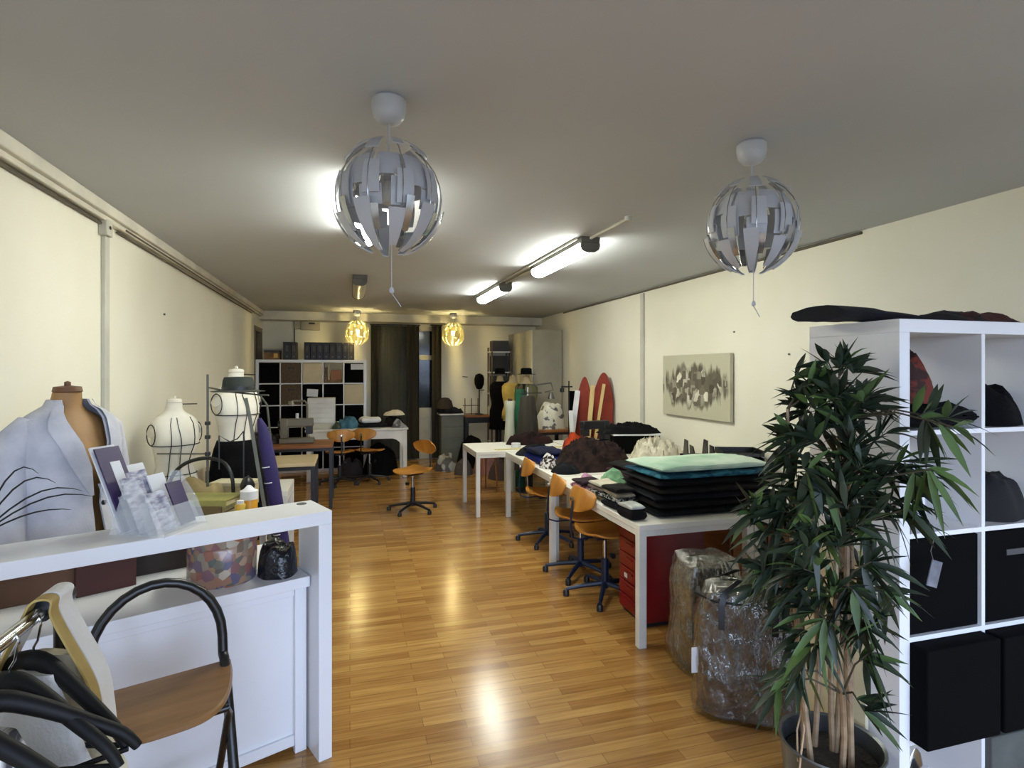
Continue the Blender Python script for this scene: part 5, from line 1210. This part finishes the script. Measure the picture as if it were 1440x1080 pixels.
# plastic covered laundry sack, lamp arms
p = bpx(775, 7.85)
table('work_table', 'dark low table beneath the white printed sack at back right', 2.42, 3.1, 7.6, 8.3, h=.8, m=oak, lm=dark_m)
sackm = mat('white_print_sack', (206, 200, 180), (84, 80, 78), 9, .4, sharp=True, bump=.4, detail=2)
e = [n for n in sackm.node_tree.nodes if n.type == 'VALTORGB'][0].color_ramp.elements; e[0].position = .42; e[1].position = .47
one('laundry_sack', MB().heap((0, 0, 0), .46, .36, .42, 121, .12, 6, pw=5), sackm, 'white plastic sack with dark print on low table at back right', 'sack', (p[0], p[1], .801), .1)
t = thing('desk_lamp', 'grey articulated lamp arm above the white printed sack', 'lamp', (p[0] - .22, 8.12, .801))
MB().lathe([(0, 0), (.07, 0), (.07, .02), (0, .03)], n=20).build('base', grey_m, t)
MB().tube([(0, 0, .02), (0, 0, .62)], .01, 8).build('upright', grey_m, t); MB().tube([(0, 0, .62), (.3, -.05, .66)], .012, 8).tube([(.3, -.05, .66), (.33, -.05, .55), (.2, -.05, .52)], .01, 8).build('arm', grey_m, t)
MB().lathe([(.02, .0), (.03, -.02), (.055, -.1), (.0, -.1)], (.3, -.05, .52), 18, caps=False).build('shade', grey_m, t)
t = thing('tripod_lamp', 'small dark jointed stand beside the white plank and sack', 'stand', bpx(800, 7.36))
MB().cyl((0, 0, .02), (0, 0, 1.5), .01).build('pole', dark_m, t); MB().lathe([(0, 0), (.12, 0), (.12, .015), (0, .03)], n=20).build('base', dark_m, t); MB().box((-.03, 0, 1.42), (.16, .02, .02), .0).build('arm', dark_m, t); MB().lathe([(0, 0), (.03, .01), (.03, .06), (0, .07)], (-.1, 0, 1.34), 12).build('clamp_head', black_m, t)
# back wall desks
x0 = bpx(620, 10.2)[0]; x1 = bpx(651, 10.2)[0]
gdr = mat('grey_green_drawer', (104, 108, 98), (94, 98, 90), 4, .5)
t = thing('drawer_cabinet', 'grey drawer cabinet by back wall right of the curtain', 'cabinet', (x0, 10.15, 0))
MB().bx(0, x1 - x0, 0, .4, 0, .84).build('cabinet_body', gdr, t, bevel=.003); MB().bx(-.03, x1 - x0 + .04, -.03, .41, .84, .865).build('cabinet_top', wpap, t, bevel=.003)
for k in range(4): MB().bx(.01, x1 - x0 - .01, -.012, 0, .02 + k * .205, .215 + k * .205).build('drawer', gdr, t, bevel=.003)
one('cloth_pile', MB().heap((0, 0, 0), .48, .3, .14, 131, .3, 7), fab('navy_pile', (30, 32, 48), (14, 14, 22), 7), 'dark navy cloth on grey cabinet by the curtain', 'fabric', (x0 + .2, 10.3, .866), .1)
one('felt_hat', MB().lathe([(0, 0), (.16, 0), (.15, .03), (.12, .14), (.07, .19), (0, .2)], n=30), mat('brown_black_felt', (52, 42, 38), None, 6, .9), 'round dark brown hat on navy cloth beside the curtain', 'hat', (x0 + .1, 10.36, .95), 0)
xt = bpx(653, 10.1)[0]; xe = bpx(704, 10.1)[0]
table('work_table', 'brown table by back wall under black wig stand', xt, xe - .02, 9.95, 10.5 - .26, h=.84, m=oak, lm=dark_m, apron=.1)
px_ = bpx(674, 10.1, .841); t = thing('wig_stand', 'black wig head on pole stand at brown back table', 'wig stand', px_)
MB().lathe([(0, 0), (.08, 0), (.08, .015), (.01, .03)], n=20).build('base', dark_m, t); MB().cyl((0, 0, .02), (0, 0, .5), .012).build('pole', dark_m, t); MB().bx(-.01, .09, -.01, .01, .44, .455).build('clamp', dark_m, t)
MB().lathe([(0, .46), (.05, .47), (.085, .56), (.09, .65), (.07, .72), (.03, .745), (0, .75)], n=26).build('wig_head', blackfab, t)
p = bpx(663, 10.12, .841); t = thing('wire_rack', 'small brown wire rack left of black wig stand', 'rack', p)
for xx in (-.12, 0, .12): MB().tube([(xx, 0, 0), (xx, 0, .3)], .009, 6).build('rack_post', fr, t)
MB().tube([(-.16, 0, .17), (.16, 0, .17)], .008, 6).tube([(-.14, 0, .02), (.14, 0, .02)], .008, 6).build('rack_bar', fr, t)
p = bpx(690, 10.1, .841); one('jar', MB().lathe([(0, 0), (.05, 0), (.055, .02), (.055, .13), (.045, .15), (.045, .17), (0, .17)], n=20), mat('white_glaze', (206, 196, 176), None, 5, .3), 'small white jar at right end of brown back table', 'jar', p)
one('wall_hook', MB().tube([(0, 0, 0), (0, -.03, 0), (-.1, -.03, .01)], .008, 6), dark_m, 'dark hook on back wall left of black wig', 'hook', bpx(657, 10.6, 1.52))
# bags on the floor by the back wall
p = bpx(628, 9.3); one('shopping_bag', MB().heap((0, 0, 0), .36, .3, .3, 141, .15, 6, pw=5), mat('grey_print_bag', (160, 158, 150), (74, 72, 70), 8, .6, sharp=True, detail=1), 'grey white printed bag on floor behind the lone chair', 'bag', (p[0], p[1], 0), .2)
p = bpx(652, 8.9); one('shopping_bag', MB().heap((0, 0, 0), .32, .28, .26, 142, .2, 6, pw=4), mat('mauve_bag', (70, 60, 56), None, 6, .8), 'dull brown bag on floor right of printed bag', 'bag', (p[0], p[1], 0), .2)
p = bpx(659, 9.75); one('cloth_pile', MB().heap((0, 0, 0), .5, .42, .62, 143, .2, 5, pw=3), blackfab, 'tall black cloth heap on floor below brown back table', 'fabric', (p[0], p[1] - .2, 0), .2)
p = bpx(687, 8.9); one('cloth_pile', MB().heap((0, 0, 0), .46, .4, .52, 144, .2, 6, pw=3), mat('dusty_pink_cloth', (156, 108, 98), (110, 74, 68), 6, .85), 'dusty pink cloth bundle on floor right of black heap', 'fabric', (p[0], p[1], 0), .2)
p = bpx(705, 8.4); one('cloth_pile', MB().heap((0, 0, 0), .4, .4, .34, 145, .2, 6, pw=3), mat('brown_cloth_pile', (70, 52, 46), None, 6, .85), 'brown cloth bundle on floor right of dusty pink one', 'fabric', (p[0], p[1], 0), .2)
p = bpx(686, 7.55); t = thing('wooden_stool', 'thin legged brown stool behind empty white table', 'stool', p)
MB().lathe([(0, .5), (.15, .5), (.15, .53), (0, .53)], n=24, caps=False).build('seat', oak, t)
for k in range(3):
    a = R(120 * k + 90); MB().cyl((.1 * math.cos(a), .1 * math.sin(a), .5), (.14 * math.cos(a), .14 * math.sin(a), 0), .012).build('leg', oak, t)
